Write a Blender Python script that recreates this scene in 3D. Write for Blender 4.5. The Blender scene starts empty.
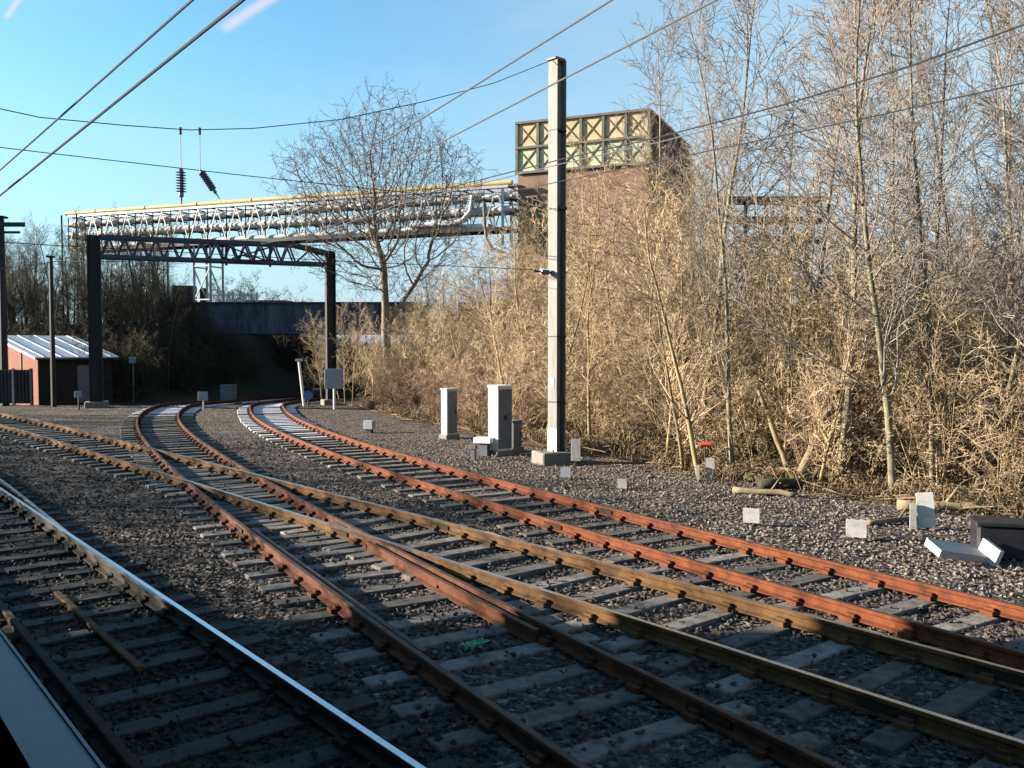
import bpy, math, random
import numpy as np
from mathutils import Vector, Matrix
R = math.radians
S = bpy.context.scene
COL = S.collection
rnd = random.Random(7)
F = 900.0
ZC = 3.08                      # eye height above the ballast
RH = 0.21                      # rail head above the ballast
SUN_AZ = (-0.996, 0.087); SUN_EL = R(16)

def at(px, py, d):             # a point d metres ahead seen at that spot of the survey photo
    return Vector(((px - 512) / F * d, d, ZC + (345 - py) / F * d))

# ------------------------------------------------------------------ materials
def mat(name, cols, scale=8.0, rough=0.8, metal=0.0, bump=0.0, stretch=(1, 1, 1), detail=6.0, vary=0.0, spec=0.3, contrast=(0.3, 0.7)):
    m = bpy.data.materials.new(name); m.use_nodes = True
    nt = m.node_tree; b = nt.nodes['Principled BSDF']
    b.inputs['Roughness'].default_value = rough
    b.inputs['Metallic'].default_value = metal
    b.inputs['Specular IOR Level'].default_value = spec
    tc = nt.nodes.new('ShaderNodeTexCoord'); mp = nt.nodes.new('ShaderNodeMapping')
    mp.inputs['Scale'].default_value = stretch
    nt.links.new(tc.outputs['Object'], mp.inputs['Vector'])
    n = nt.nodes.new('ShaderNodeTexNoise'); n.inputs['Scale'].default_value = scale
    n.inputs['Detail'].default_value = detail; n.inputs['Roughness'].default_value = 0.65
    nt.links.new(mp.outputs['Vector'], n.inputs['Vector'])
    cr = nt.nodes.new('ShaderNodeValToRGB'); e = cr.color_ramp.elements
    k = len(cols)
    e[0].position = contrast[0]; e[1].position = contrast[1]
    e[0].color = (*cols[0], 1); e[1].color = (*cols[-1], 1)
    for i in range(1, k - 1):
        q = e.new(contrast[0] + (contrast[1] - contrast[0]) * i / (k - 1)); q.color = (*cols[i], 1)
    nt.links.new(n.outputs['Fac'], cr.inputs['Fac'])
    out = cr.outputs['Color']
    if vary:
        oi = nt.nodes.new('ShaderNodeObjectInfo')
        mr = nt.nodes.new('ShaderNodeMapRange'); mr.inputs['To Min'].default_value = 1 - vary; mr.inputs['To Max'].default_value = 1 + vary
        nt.links.new(oi.outputs['Random'], mr.inputs['Value'])
        mx = nt.nodes.new('ShaderNodeVectorMath'); mx.operation = 'SCALE'
        nt.links.new(out, mx.inputs[0]); nt.links.new(mr.outputs['Result'], mx.inputs['Scale'])
        out = mx.outputs['Vector']
    nt.links.new(out, b.inputs['Base Color'])
    if bump:
        bp = nt.nodes.new('ShaderNodeBump'); bp.inputs['Strength'].default_value = bump; bp.inputs['Distance'].default_value = 0.03
        nt.links.new(n.outputs['Fac'], bp.inputs['Height']); nt.links.new(bp.outputs['Normal'], b.inputs['Normal'])
    return m

M = {}
M['rust_orange'] = mat('rust_orange', [(.05, .018, .012), (.27, .07, .02), (.40, .10, .026), (.48, .18, .055)], 4.5, .9, bump=.5, contrast=(.3, .72), detail=9)
M['rust_brown'] = mat('rust_brown', [(.04, .022, .012), (.22, .105, .032), (.34, .17, .05), (.30, .10, .03)], 3.5, .9, bump=.5, contrast=(.3, .72), detail=9)
M['rust_red'] = mat('rust_red', [(.035, .014, .012), (.19, .055, .02), (.30, .085, .026), (.30, .13, .045)], 4.0, .9, bump=.5, contrast=(.3, .72), detail=9)
M['rust_dark'] = mat('rust_dark', [(.03, .02, .015), (.08, .05, .03)], 4.0, .85, bump=.3)
M['rail_dull'] = mat('rail_dull', [(.02, .012, .01), (.055, .035, .026), (.085, .05, .035)], 5, .6, metal=.2, bump=.3)
M['rail_steel'] = mat('rail_steel', [(.62, .62, .64), (.75, .75, .77)], 20, .22, metal=1.0, stretch=(1, 1, 1))
M['rail_worn'] = mat('rail_worn', [(.28, .22, .18), (.42, .38, .35)], 6, .45, metal=.6)
M['sleeper'] = mat('sleeper', [(.10, .085, .07), (.22, .2, .18), (.34, .31, .29)], 7, .9, bump=.4, vary=.5, stretch=(1, 1, 1), detail=9)
M['sleeper_shaded'] = mat('sleeper_shaded', [(.006, .0055, .0055), (.016, .015, .014), (.03, .027, .026)], 7, .75, bump=.4, vary=.3)  # near-black sleepers with the train's shade put into the colour
M['stone_shaded'] = mat('stone_shaded', [(.008, .007, .007), (.02, .018, .018), (.05, .044, .042)], 2.2, .85)  # ballast tone darkened to paint the train's shade
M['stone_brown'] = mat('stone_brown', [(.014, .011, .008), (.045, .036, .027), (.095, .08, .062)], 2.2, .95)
M['shade_dark'] = mat('shade_dark', [(.012, .010, .009), (.02, .017, .015)], 5, .9, stretch=(1, 1, .2), bump=.2)  # shade on the shed front put into the colour
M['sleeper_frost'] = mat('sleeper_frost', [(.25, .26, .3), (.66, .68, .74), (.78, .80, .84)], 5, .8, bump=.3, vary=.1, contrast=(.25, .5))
M['grey_steel'] = mat('grey_steel', [(.20, .19, .18), (.40, .39, .37), (.48, .47, .46)], 3.5, .7, bump=.15, spec=.3, stretch=(2.5, 2.5, .35), contrast=(.25, .6), detail=9)
M['dark_steel'] = mat('dark_steel', [(.022, .024, .03), (.05, .05, .055)], 6, .6)
M['blue_steel'] = mat('blue_steel', [(.05, .07, .11), (.10, .13, .19)], 5, .55)
M['galv'] = mat('galv', [(.35, .36, .38), (.5, .51, .53)], 6, .5, metal=.4)
M['white_paint'] = mat('white_paint', [(.30, .28, .24), (.62, .61, .58), (.72, .72, .70)], 6, .6, contrast=(.25, .62), detail=9, bump=.1)
M['yellow_paint'] = mat('yellow_paint', [(.42, .31, .11), (.58, .45, .18)], 4, .5)
M['pipe_brown'] = mat('pipe_brown', [(.20, .10, .06), (.36, .2, .12)], 4, .7)
M['cabinet_white'] = mat('cabinet_white', [(.34, .32, .28), (.66, .66, .64), (.76, .76, .75)], 4, .5, contrast=(.25, .6), detail=9, stretch=(1.5, 1.5, .5))
M['cabinet_green'] = mat('cabinet_green', [(.34, .42, .40), (.5, .58, .55)], 4, .55)
M['cabinet_grey'] = mat('cabinet_grey', [(.16, .17, .2), (.26, .27, .3)], 4, .6)
M['concrete'] = mat('concrete', [(.30, .28, .24), (.46, .43, .38)], 9, .9, bump=.3)
M['concrete_pale'] = mat('concrete_pale', [(.48, .47, .44), (.66, .65, .62)], 9, .9, bump=.2)
M['brick'] = None
M['roof_metal'] = mat('roof_metal', [(.62, .66, .7), (.78, .81, .84)], 3, .5, contrast=(.3, .6))
M['black_plastic'] = mat('black_plastic', [(.012, .013, .018), (.03, .03, .035)], 5, .5)
M['insulator'] = mat('insulator', [(.05, .06, .09), (.1, .11, .15)], 5, .35)
M['wire'] = mat('wire', [(.03, .035, .05), (.06, .065, .08)], 20, .5, metal=.3)
M['wire_pale'] = mat('wire_pale', [(.42, .44, .5), (.52, .54, .6)], 20, .5, metal=.2)
M['sign_blue'] = mat('sign_blue', [(.05, .12, .30), (.07, .16, .38)], 5, .5)
M['sign_grey'] = mat('sign_grey', [(.30, .33, .40), (.38, .41, .48)], 5, .5)
M['red_paint'] = mat('red_paint', [(.6, .08, .03), (.72, .12, .05)], 5, .6)
M['girder'] = mat('girder', [(.10, .07, .06), (.13, .15, .2), (.20, .23, .31), (.27, .30, .38)], 1.6, .7, stretch=(1, 1, .25), bump=.1)
M['abutment'] = mat('abutment', [(.06, .05, .05), (.14, .12, .11)], 2, .9, bump=.4)
M['tower_pink'] = mat('tower_pink', [(.40, .33, .20), (.52, .42, .25), (.52, .34, .25)], 1.0, .85, bump=.1)
M['tower_green'] = mat('tower_green', [(.38, .42, .27), (.50, .56, .38)], .8, .85, bump=.1)
M['tower_brown'] = mat('tower_brown', [(.14, .085, .06), (.30, .19, .14), (.36, .21, .16)], .7, .9, bump=.2)
M['tower_frame'] = mat('tower_frame', [(.12, .12, .11), (.22, .21, .19)], 3, .8)
M['bark_tan'] = mat('bark_tan', [(.16, .115, .06), (.36, .28, .155), (.45, .38, .24)], 7, .9, bump=.5, vary=.25, stretch=(1, 1, .35))
M['twig_tan'] = mat('twig_tan', [(.17, .12, .075), (.33, .25, .155), (.42, .335, .22)], 1.1, .9, vary=.4)
M['twig_red'] = mat('twig_red', [(.16, .105, .075), (.28, .195, .14)], 1.1, .9, vary=.3)
M['twig_plum'] = mat('twig_plum', [(.045, .033, .034), (.085, .065, .062)], 1.1, .9)
M['twig_grey'] = mat('twig_grey', [(.19, .155, .125), (.33, .28, .235)], 1.1, .9, vary=.25)
M['bark_grey'] = mat('bark_grey', [(.12, .10, .07), (.28, .24, .17), (.38, .34, .26)], 7, .9, bump=.5, vary=.2, stretch=(1, 1, .35))
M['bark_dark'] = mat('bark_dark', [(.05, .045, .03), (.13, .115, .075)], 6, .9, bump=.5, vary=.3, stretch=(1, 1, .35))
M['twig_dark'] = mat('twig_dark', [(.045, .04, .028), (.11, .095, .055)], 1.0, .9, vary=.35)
M['leaf_dry'] = mat('leaf_dry', [(.20, .11, .055), (.36, .24, .13), (.46, .34, .21)], .9, .9, vary=.2)
M['leaf_green'] = mat('leaf_green', [(.06, .08, .02), (.13, .16, .035)], 2, .7)
M['ivy'] = mat('ivy', [(.025, .04, .015), (.07, .085, .03)], 2, .6)
M['stone'] = mat('stone', [(.045, .041, .038), (.12, .11, .10), (.20, .172, .145), (.38, .35, .325)], 9, .95, contrast=(.3, .7))
M['stone_pale'] = mat('stone_pale', [(.035, .031, .028), (.10, .088, .079), (.155, .13, .108), (.25, .225, .205)], 9, .95, contrast=(.3, .7))  # ballast paled to paint sunlight on the bank side
M['log_pale'] = mat('log_pale', [(.34, .25, .14), (.55, .45, .30)], 6, .9, bump=.3)
M['grey_plastic'] = mat('grey_plastic', [(.34, .36, .40), (.38, .40, .44)], 30, .5)
M['train_paint'] = mat('train_paint', [(.04, .05, .10), (.06, .07, .13)], 3, .3)
M['train_dark'] = mat('train_dark', [(.02, .02, .025), (.05, .05, .055)], 3, .7)
M['hill'] = mat('hill', [(.10, .13, .20), (.16, .19, .27)], .01, 1.0)  # distance haze put into the hill's own blue
M['green_bag'] = mat('green_bag', [(.02, .16, .07), (.04, .28, .12)], 9, .5)
M['bridge_white'] = M['white_paint']

KEEP = {'rail_steel', 'white_paint', 'cabinet_white', 'roof_metal', 'sleeper_frost', 'galv'}
DIM = {'dark_steel': .4, 'black_plastic': .6, 'stone': .30, 'sleeper': .46, 'rust_orange': .28, 'rust_brown': .26, 'rust_red': .27, 'rust_dark': .22, 'rail_worn': .6, 'grey_steel': .36, 'concrete': .34, 'concrete_pale': .5, 'white_paint': .68, 'cabinet_white': .8, 'sleeper_frost': .62, 'roof_metal': .8,
       'bark_tan': .5, 'twig_tan': .92, 'twig_red': .85, 'twig_grey': .8, 'bark_grey': .55, 'bark_dark': .5, 'twig_dark': .55, 'leaf_dry': .42, 'log_pale': .32, 'abutment': .3, 'girder': .36, 'hill': 1.0,
       'tower_pink': .8, 'tower_green': .8, 'tower_brown': .62, 'tower_frame': .6, 'pipe_brown': .6, 'grey_plastic': .55, 'train_dark': .3, 'train_paint': .5, 'cabinet_grey': .5, 'cabinet_green': .8, 'wire_pale': .16, 'wire': .5, 'blue_steel': .38, 'sign_grey': .6, 'red_paint': .8, 'yellow_paint': .8, 'galv': .7}
for k_, f_ in DIM.items():
    for n_ in M[k_].node_tree.nodes:
        if n_.type == 'VALTORGB':
            for e_ in n_.color_ramp.elements: e_.color = tuple(c_ * f_ for c_ in e_.color[:3]) + (1,)
def brick_mat():
    m = bpy.data.materials.new('orange_brick'); m.use_nodes = True
    nt = m.node_tree; b = nt.nodes['Principled BSDF']; b.inputs['Roughness'].default_value = .9
    tc = nt.nodes.new('ShaderNodeTexCoord'); mp = nt.nodes.new('ShaderNodeMapping')
    mp.inputs['Rotation'].default_value = (R(90), 0, 0)
    nt.links.new(tc.outputs['Object'], mp.inputs['Vector'])
    # walls run along both local axes: add the two so that bricks course on either face
    sx = nt.nodes.new('ShaderNodeSeparateXYZ'); nt.links.new(tc.outputs['Object'], sx.inputs[0])
    ad = nt.nodes.new('ShaderNodeMath'); nt.links.new(sx.outputs['X'], ad.inputs[0]); nt.links.new(sx.outputs['Y'], ad.inputs[1])
    cx = nt.nodes.new('ShaderNodeCombineXYZ'); nt.links.new(ad.outputs[0], cx.inputs['X']); nt.links.new(sx.outputs['Z'], cx.inputs['Y'])
    br = nt.nodes.new('ShaderNodeTexBrick'); br.inputs['Scale'].default_value = 1.0
    br.inputs['Brick Width'].default_value = .225; br.inputs['Row Height'].default_value = .075; br.inputs['Mortar Size'].default_value = .008
    br.inputs['Color1'].default_value = (.20, .048, .02, 1); br.inputs['Color2'].default_value = (.15, .036, .016, 1); br.inputs['Mortar'].default_value = (.13, .07, .045, 1)
    nt.links.new(cx.outputs[0], br.inputs['Vector']); nt.links.new(br.outputs['Color'], b.inputs['Base Color'])
    return m
M['brick'] = brick_mat()

def ground_mat():
    m = bpy.data.materials.new('trackbed_ground'); m.use_nodes = True
    nt = m.node_tree; b = nt.nodes['Principled BSDF']; b.inputs['Roughness'].default_value = .95; b.inputs['Specular IOR Level'].default_value = .15
    tc = nt.nodes.new('ShaderNodeTexCoord')
    def noise(sc, det=6):
        n = nt.nodes.new('ShaderNodeTexNoise'); n.inputs['Scale'].default_value = sc; n.inputs['Detail'].default_value = det; n.inputs['Roughness'].default_value = .7
        nt.links.new(tc.outputs['Object'], n.inputs['Vector']); return n
    def ramp(src, stops):
        c = nt.nodes.new('ShaderNodeValToRGB'); e = c.color_ramp.elements
        e[0].position = stops[0][0]; e[0].color = (*stops[0][1], 1); e[1].position = stops[-1][0]; e[1].color = (*stops[-1][1], 1)
        for p, q in stops[1:-1]:
            x = e.new(p); x.color = (*q, 1)
        nt.links.new(src, c.inputs['Fac']); return c
    v = nt.nodes.new('ShaderNodeTexVoronoi'); v.inputs['Scale'].default_value = 16; nt.links.new(tc.outputs['Object'], v.inputs['Vector'])
    sep = nt.nodes.new('ShaderNodeSeparateColor'); nt.links.new(v.outputs['Color'], sep.inputs[0])
    stone = ramp(sep.outputs[0], [(0, (.02, .018, .02)), (.5, (.058, .052, .047)), (.85, (.11, .097, .085)), (1, (.19, .17, .152))])
    big = noise(.8, 5)
    tint = ramp(big.outputs['Fac'], [(.3, (.62, .55, .5)), (.5, (1, .95, .93)), (.7, (1.1, .95, .85))])
    mul = nt.nodes.new('ShaderNodeMix'); mul.data_type = 'RGBA'; mul.blend_type = 'MULTIPLY'; mul.inputs['Factor'].default_value = 1
    nt.links.new(stone.outputs['Color'], mul.inputs[6]); nt.links.new(tint.outputs['Color'], mul.inputs[7])
    lit = ramp(noise(5, 9).outputs['Fac'], [(.3, (.03, .018, .01)), (.48, (.12, .065, .028)), (.6, (.18, .115, .055)), (.75, (.28, .21, .12))])
    soil_shade = ramp(noise(6, 9).outputs['Fac'], [(.3, (.012, .010, .008)), (.5, (.034, .029, .02)), (.72, (.07, .058, .04))])
    at1 = nt.nodes.new('ShaderNodeAttribute'); at1.attribute_name = 'litter'
    at2 = nt.nodes.new('ShaderNodeAttribute'); at2.attribute_name = 'soil_shade'
    def edge(a):
        s = nt.nodes.new('ShaderNodeMath'); s.operation = 'ADD'; nt.links.new(a.outputs['Fac'], s.inputs[0])
        k = nt.nodes.new('ShaderNodeMath'); k.operation = 'MULTIPLY_ADD'; k.inputs[1].default_value = 1.6; k.inputs[2].default_value = -.8
        nt.links.new(noise(2.2, 8).outputs['Fac'], k.inputs[0]); nt.links.new(k.outputs[0], s.inputs[1])
        c = nt.nodes.new('ShaderNodeMapRange'); c.inputs['From Min'].default_value = .4; c.inputs['From Max'].default_value = .6
        nt.links.new(s.outputs[0], c.inputs['Value']); return c
    def mix(f, a, c):
        x = nt.nodes.new('ShaderNodeMix'); x.data_type = 'RGBA'
        nt.links.new(f.outputs[0], x.inputs['Factor']); nt.links.new(a, x.inputs[6]); nt.links.new(c, x.inputs[7]); return x
    m1 = mix(edge(at2), mul.outputs[2], soil_shade.outputs['Color'])
    m2 = mix(edge(at1), m1.outputs[2], lit.outputs['Color'])
    nt.links.new(m2.outputs[2], b.inputs['Base Color'])
    bp = nt.nodes.new('ShaderNodeBump'); bp.inputs['Strength'].default_value = .9; bp.inputs['Distance'].default_value = .04
    bp.invert = True
    nt.links.new(v.outputs['Distance'], bp.inputs['Height']); nt.links.new(bp.outputs['Normal'], b.inputs['Normal'])
    return m
M['ground'] = ground_mat()

# ------------------------------------------------------------------ mesh helpers
class MB:
    def __init__(s): s.v = []; s.f = []; s.m = []; s.mats = []
    def mi(s, m):
        m = M[m] if isinstance(m, str) else m
        if m not in s.mats: s.mats.append(m)
        return s.mats.index(m)
    def add(s, vs, fs, m):
        i = s.mi(m); o = len(s.v); s.v += [tuple(v) for v in vs]
        s.f += [tuple(a + o for a in f) for f in fs]; s.m += [i] * len(fs); return s
    def box(s, c, d, m, rz=0, rot=None):
        c = Vector(c); q = rot or Matrix.Rotation(rz, 3, 'Z')
        vs = [c + q @ Vector((d[0] / 2 * a, d[1] / 2 * b, d[2] / 2 * e)) for a in (-1, 1) for b in (-1, 1) for e in (-1, 1)]
        return s.add(vs, [(0, 1, 3, 2), (4, 6, 7, 5), (0, 4, 5, 1), (2, 3, 7, 6), (0, 2, 6, 4), (1, 5, 7, 3)], m)
    def bevbox(s, c, d, m, rz=0, b=.02):
        c = Vector(c); q = Matrix.Rotation(rz, 3, 'Z'); x, y, z = d[0] / 2, d[1] / 2, d[2] / 2
        ring = [(x - b, -y), (x, -y + b), (x, y - b), (x - b, y), (-x + b, y), (-x, y - b), (-x, -y + b), (-x + b, -y)]
        ins = [(p[0] * (1 - b / x), p[1] * (1 - b / y)) for p in ring]
        vs = [(p[0], p[1], -z) for p in ring] + [(p[0], p[1], z - b) for p in ring] + [(p[0], p[1], z) for p in ins]
        vs = [c + q @ Vector(v) for v in vs]; fs = [tuple(range(7, -1, -1)), tuple(range(16, 24))]
        for k in range(8):
            n = (k + 1) % 8; fs += [(k, n, n + 8, k + 8), (k + 8, n + 8, n + 16, k + 16)]
        return s.add(vs, fs, m)
    def bar(s, a, b, w, h, m, up=(0, 0, 1)):
        a = Vector(a); b = Vector(b); d = (b - a).normalized(); u = Vector(up)
        if abs(d.dot(u)) > .98: u = Vector((0, 1, 0))
        x = d.cross(u).normalized(); y = x.cross(d)
        vs = [p + x * (w / 2 * i) + y * (h / 2 * j) for p in (a, b) for i, j in ((-1, -1), (1, -1), (1, 1), (-1, 1))]
        return s.add(vs, [(3, 2, 1, 0), (4, 5, 6, 7), (0, 1, 5, 4), (1, 2, 6, 5), (2, 3, 7, 6), (3, 0, 4, 7)], m)
    def tube(s, pts, r, m, n=8, cap=True):
        pts = [Vector(p) for p in pts]; rs = r if isinstance(r, (list, tuple)) else [r] * len(pts)
        vs = []; fs = []; px = None
        for i, p in enumerate(pts):
            d = (pts[min(i + 1, len(pts) - 1)] - pts[max(i - 1, 0)]).normalized()
            if px is None:
                u = Vector((0, 0, 1)) if abs(d.z) < .9 else Vector((1, 0, 0)); px = d.cross(u).normalized()
            px = (px - d * px.dot(d)).normalized(); py = d.cross(px)
            vs += [p + (px * math.cos(2 * math.pi * k / n) + py * math.sin(2 * math.pi * k / n)) * rs[i] for k in range(n)]
        for i in range(len(pts) - 1):
            for k in range(n):
                a = i * n + k; b = i * n + (k + 1) % n; fs.append((a, b, b + n, a + n))
        if cap: fs += [tuple(range(n - 1, -1, -1)), tuple((len(pts) - 1) * n + k for k in range(n))]
        return s.add(vs, fs, m)
    def prism(s, poly, a, b, m):      # polygon given as points, swept by vector a->b
        n = len(poly); vs = [Vector(p) + Vector(a) for p in poly] + [Vector(p) + Vector(b) for p in poly]
        fs = [tuple(range(n - 1, -1, -1)), tuple(range(n, 2 * n))] + [(k, (k + 1) % n, n + (k + 1) % n, n + k) for k in range(n)]
        return s.add(vs, fs, m)
    def build(s, name, parent=None, smooth=False, loc=None):
        me = bpy.data.meshes.new(name)
        off = Vector(loc) if loc is not None else Vector((0, 0, 0))
        if parent is not None: off = off + world_loc(parent)
        inv = (parent_rot(parent).inverted() if parent is not None else Matrix.Identity(3))
        me.from_pydata([tuple(inv @ (Vector(v) - off)) for v in s.v], [], s.f)
        for m in s.mats: me.materials.append(m)
        me.polygons.foreach_set('material_index', s.m)
        if smooth: me.polygons.foreach_set('use_smooth', [True] * len(s.f))
        me.validate(); me.update()
        o = bpy.data.objects.new(name, me); COL.objects.link(o)
        if parent is not None: o.parent = parent
        elif loc is not None: o.location = loc
        return o

def world_loc(o):
    p = Vector(o.location)
    while o.parent: o = o.parent; p = p + Vector(o.location)
    return p
def parent_rot(o): return Matrix.Identity(3)
def tag(o, label=None, cat=None, group=None, kind=None):
    if label: o['label'] = label
    if cat: o['category'] = cat
    if group: o['group'] = group
    if kind: o['kind'] = kind
    return o
def thing(name, label, cat, loc, group=None):
    o = bpy.data.objects.new(name, None); COL.objects.link(o); o.location = loc; o.empty_display_size = .2
    return tag(o, label, cat, group)
def copy_tree(o, parent=None):
    c = o.copy(); COL.objects.link(c)
    if parent: c.parent = parent
    for ch in list(o.children): copy_tree(ch, c)
    return c

# ------------------------------------------------------------------ terrain
HY = [-20, 8, 14, 17, 20.5, 25.5, 31, 39, 46, 52, 62, 75, 90]
HX = [25, 15, 11.2, 8.6, 5.6, 2.8, -.3, -4.3, -7.2, -8.3, -8.2, -6, -2]
def sstep(a, b, x):
    t = np.clip((x - a) / (b - a), 0, 1); return t * t * (3 - 2 * t)
def hz(x, y):
    x = np.asarray(x, float); y = np.asarray(y, float)
    d = (x - np.interp(y, HY, HX)) * .75
    z = -.036 * np.clip(y - 44, 0, 26)                                     # the line dips towards the bridge
    xr = np.interp(y, [40, 50, 60, 70, 90], [-12, -15, -15, -14.2, -11])   # middle of the two sidings
    cut = sstep(3.2, 13, np.abs(x - xr)) * sstep(50, 66, y)
    z = z * (1 - cut) + cut * (4.6 - .0 * y) * (1 - .6 * sstep(82, 110, y))
    z = z + np.clip(d - .3, 0, 14) * .10 * (1 - cut) * (1 - sstep(60, 75, y))
    z = z + .9 * sstep(50, 54, y) * sstep(24, 32, -x) * (1 - cut)
    z = z + np.where((d > .3), .12 * np.sin(x * 1.9 + y) * np.cos(y * 1.4 - x * .6), 0) * np.clip(d, 0, 1)
    return z
def Z(x, y): return float(hz(x, y))

def make_ground():
    xs = np.concatenate([[-3000, -1200, -500, -250, -150, -100, -80, -65, -55], np.arange(-48, 32, .5), [34, 38, 44, 52, 65, 85, 120, 200, 400, 1000, 3000]])
    ys = np.concatenate([[-600, -200, -80, -40, -20, -10, -5], np.arange(-2, 90, .5), [92, 96, 102, 110, 125, 150, 200, 300, 500, 1000, 2500, 5000]])
    X, Y = np.meshgrid(xs, ys, indexing='ij'); z = hz(X, Y)
    r2 = np.random.default_rng(3)
    near = (X > -48) & (X < 32) & (Y > -2) & (Y < 90)
    z = z + near * r2.normal(0, .012, X.shape) - .0
    v = np.stack([X, Y, z], -1).reshape(-1, 3); ny = len(ys)
    i, j = np.meshgrid(np.arange(len(xs) - 1), np.arange(ny - 1), indexing='ij')
    a = (i * ny + j).ravel(); f = np.stack([a, a + ny, a + ny + 1, a + 1], 1)
    me = quads('ground', v, f, [M['ground']])
    d = (X - np.interp(Y, HY, HX)) * .75
    lit = sstep(-2.0, .6, d).ravel()
    far = sstep(52, 60, Y)
    lit = np.clip(lit + (sstep(62, 80, Y) * .0).ravel(), 0, 1)
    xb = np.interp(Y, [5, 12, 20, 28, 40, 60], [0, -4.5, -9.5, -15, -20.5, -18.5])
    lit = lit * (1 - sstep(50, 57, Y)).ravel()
    soil_shade = np.maximum(sstep(-.5, 2.5, xb - X) * .62 * (1 - sstep(40, 50, Y)), sstep(44, 49, Y)).ravel() * (1 - lit)  # soil on the left; ground towards the bridge darkened for its shade
    lat = X * .778 + Y * .628; soil_shade = np.maximum(soil_shade, ((1 - sstep(3.3, 4.3, lat)) * (Y < 45)).ravel() * 1.2)  # strip beside the train darkened to paint its shade
    for n, val in (('litter', lit), ('soil_shade', soil_shade)):
        at_ = me.attributes.new(n, 'FLOAT', 'POINT'); at_.data.foreach_set('value', val.astype(np.float32))
    o = bpy.data.objects.new('ground', me); COL.objects.link(o); tag(o, kind='structure')
    o['label'] = 'stony grey trackbed with brown leaf litter on the bank'
def quads(name, v, f, mats, mi=None, smooth=False):
    me = bpy.data.meshes.new(name); k = f.shape[1]
    me.vertices.add(len(v)); me.vertices.foreach_set('co', np.ascontiguousarray(v, np.float32).ravel())
    me.loops.add(len(f) * k); me.loops.foreach_set('vertex_index', np.ascontiguousarray(f, np.int32).ravel())
    me.polygons.add(len(f)); me.polygons.foreach_set('loop_start', np.arange(0, len(f) * k, k, dtype=np.int32))
    me.polygons.foreach_set('loop_total', np.full(len(f), k, np.int32))
    for m in mats: me.materials.append(m)
    if mi is not None: me.polygons.foreach_set('material_index', mi.astype(np.int32))
    me.polygons.foreach_set('use_smooth', np.full(len(f), smooth))
    me.update(calc_edges=True); return me
make_ground()

# ------------------------------------------------------------------ railway tracks
def resample(pts, step):
    P = np.array(pts, float)
    # Catmull-Rom
    out = []
    Q = np.vstack([2 * P[0] - P[1], P, 2 * P[-1] - P[-2]])
    for i in range(1, len(Q) - 2):
        for t in np.linspace(0, 1, 24, endpoint=False):
            a, b, c, d = Q[i - 1], Q[i], Q[i + 1], Q[i + 2]
            out.append(.5 * (2 * b + (c - a) * t + (2 * a - 5 * b + 4 * c - d) * t * t + (3 * b - a - 3 * c + d) * t ** 3))
    out.append(P[-1]); out = np.array(out)
    s = np.r_[0, np.cumsum(np.linalg.norm(np.diff(out, axis=0), axis=1))]
    u = np.arange(0, s[-1], step)
    return np.stack([np.interp(u, s, out[:, 0]), np.interp(u, s, out[:, 1])], 1)
def tangents(P):
    t = np.gradient(P, axis=0); return t / np.linalg.norm(t, axis=1)[:, None]
PROF = [(-.07, .0), (.07, .0), (.07, .014), (.012, .03), (.010, .098), (.034, .112), (.036, .142), (.028, .150), (-.028, .150), (-.036, .142), (-.034, .112), (-.010, .098), (-.012, .03), (-.07, .014)]
def rail_mesh(line, side, top, dz, parent, name='rail'):
    T = tangents(line); N = np.stack([T[:, 1], -T[:, 0]], 1)
    n = len(PROF); vs = []
    for p, q in zip(line, N):
        zb = Z(p[0], p[1]) + RH - .15 + dz
        for a, b in PROF: vs.append((p[0] + q[0] * a, p[1] + q[1] * a, zb + b))
    fs = []; ms = []
    for i in range(len(line) - 1):
        for k in range(n):
            a = i * n + k; b = i * n + (k + 1) % n
            fs.append((a, a + n, b + n, b)); ms.append(1 if k == 7 else 0)
    fs += [tuple(range(n)), tuple(range((len(line) - 1) * n + n - 1, (len(line) - 1) * n - 1, -1))]; ms += [0, 0]
    mb = MB(); mb.v = vs; mb.f = fs; mb.m = ms; mb.mats = [M[side], M[top]]
    # joint plates every 9 m
    step = max(1, int(9 / np.linalg.norm(line[1] - line[0])))
    for i in range(step // 2, len(line) - 2, step):
        for sgn in (-1, 1):
            c = line[i] + N[i] * sgn * .024
            mb.box((c[0], c[1], Z(c[0], c[1]) + RH - .15 + dz + .065), (.5, .02, .062), 'rust_dark', math.atan2(T[i][1], T[i][0]))
    return mb.build(name, parent)
def offset(line, d):
    T = tangents(line); return line + np.stack([T[:, 1], -T[:, 0]], 1) * d
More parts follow.
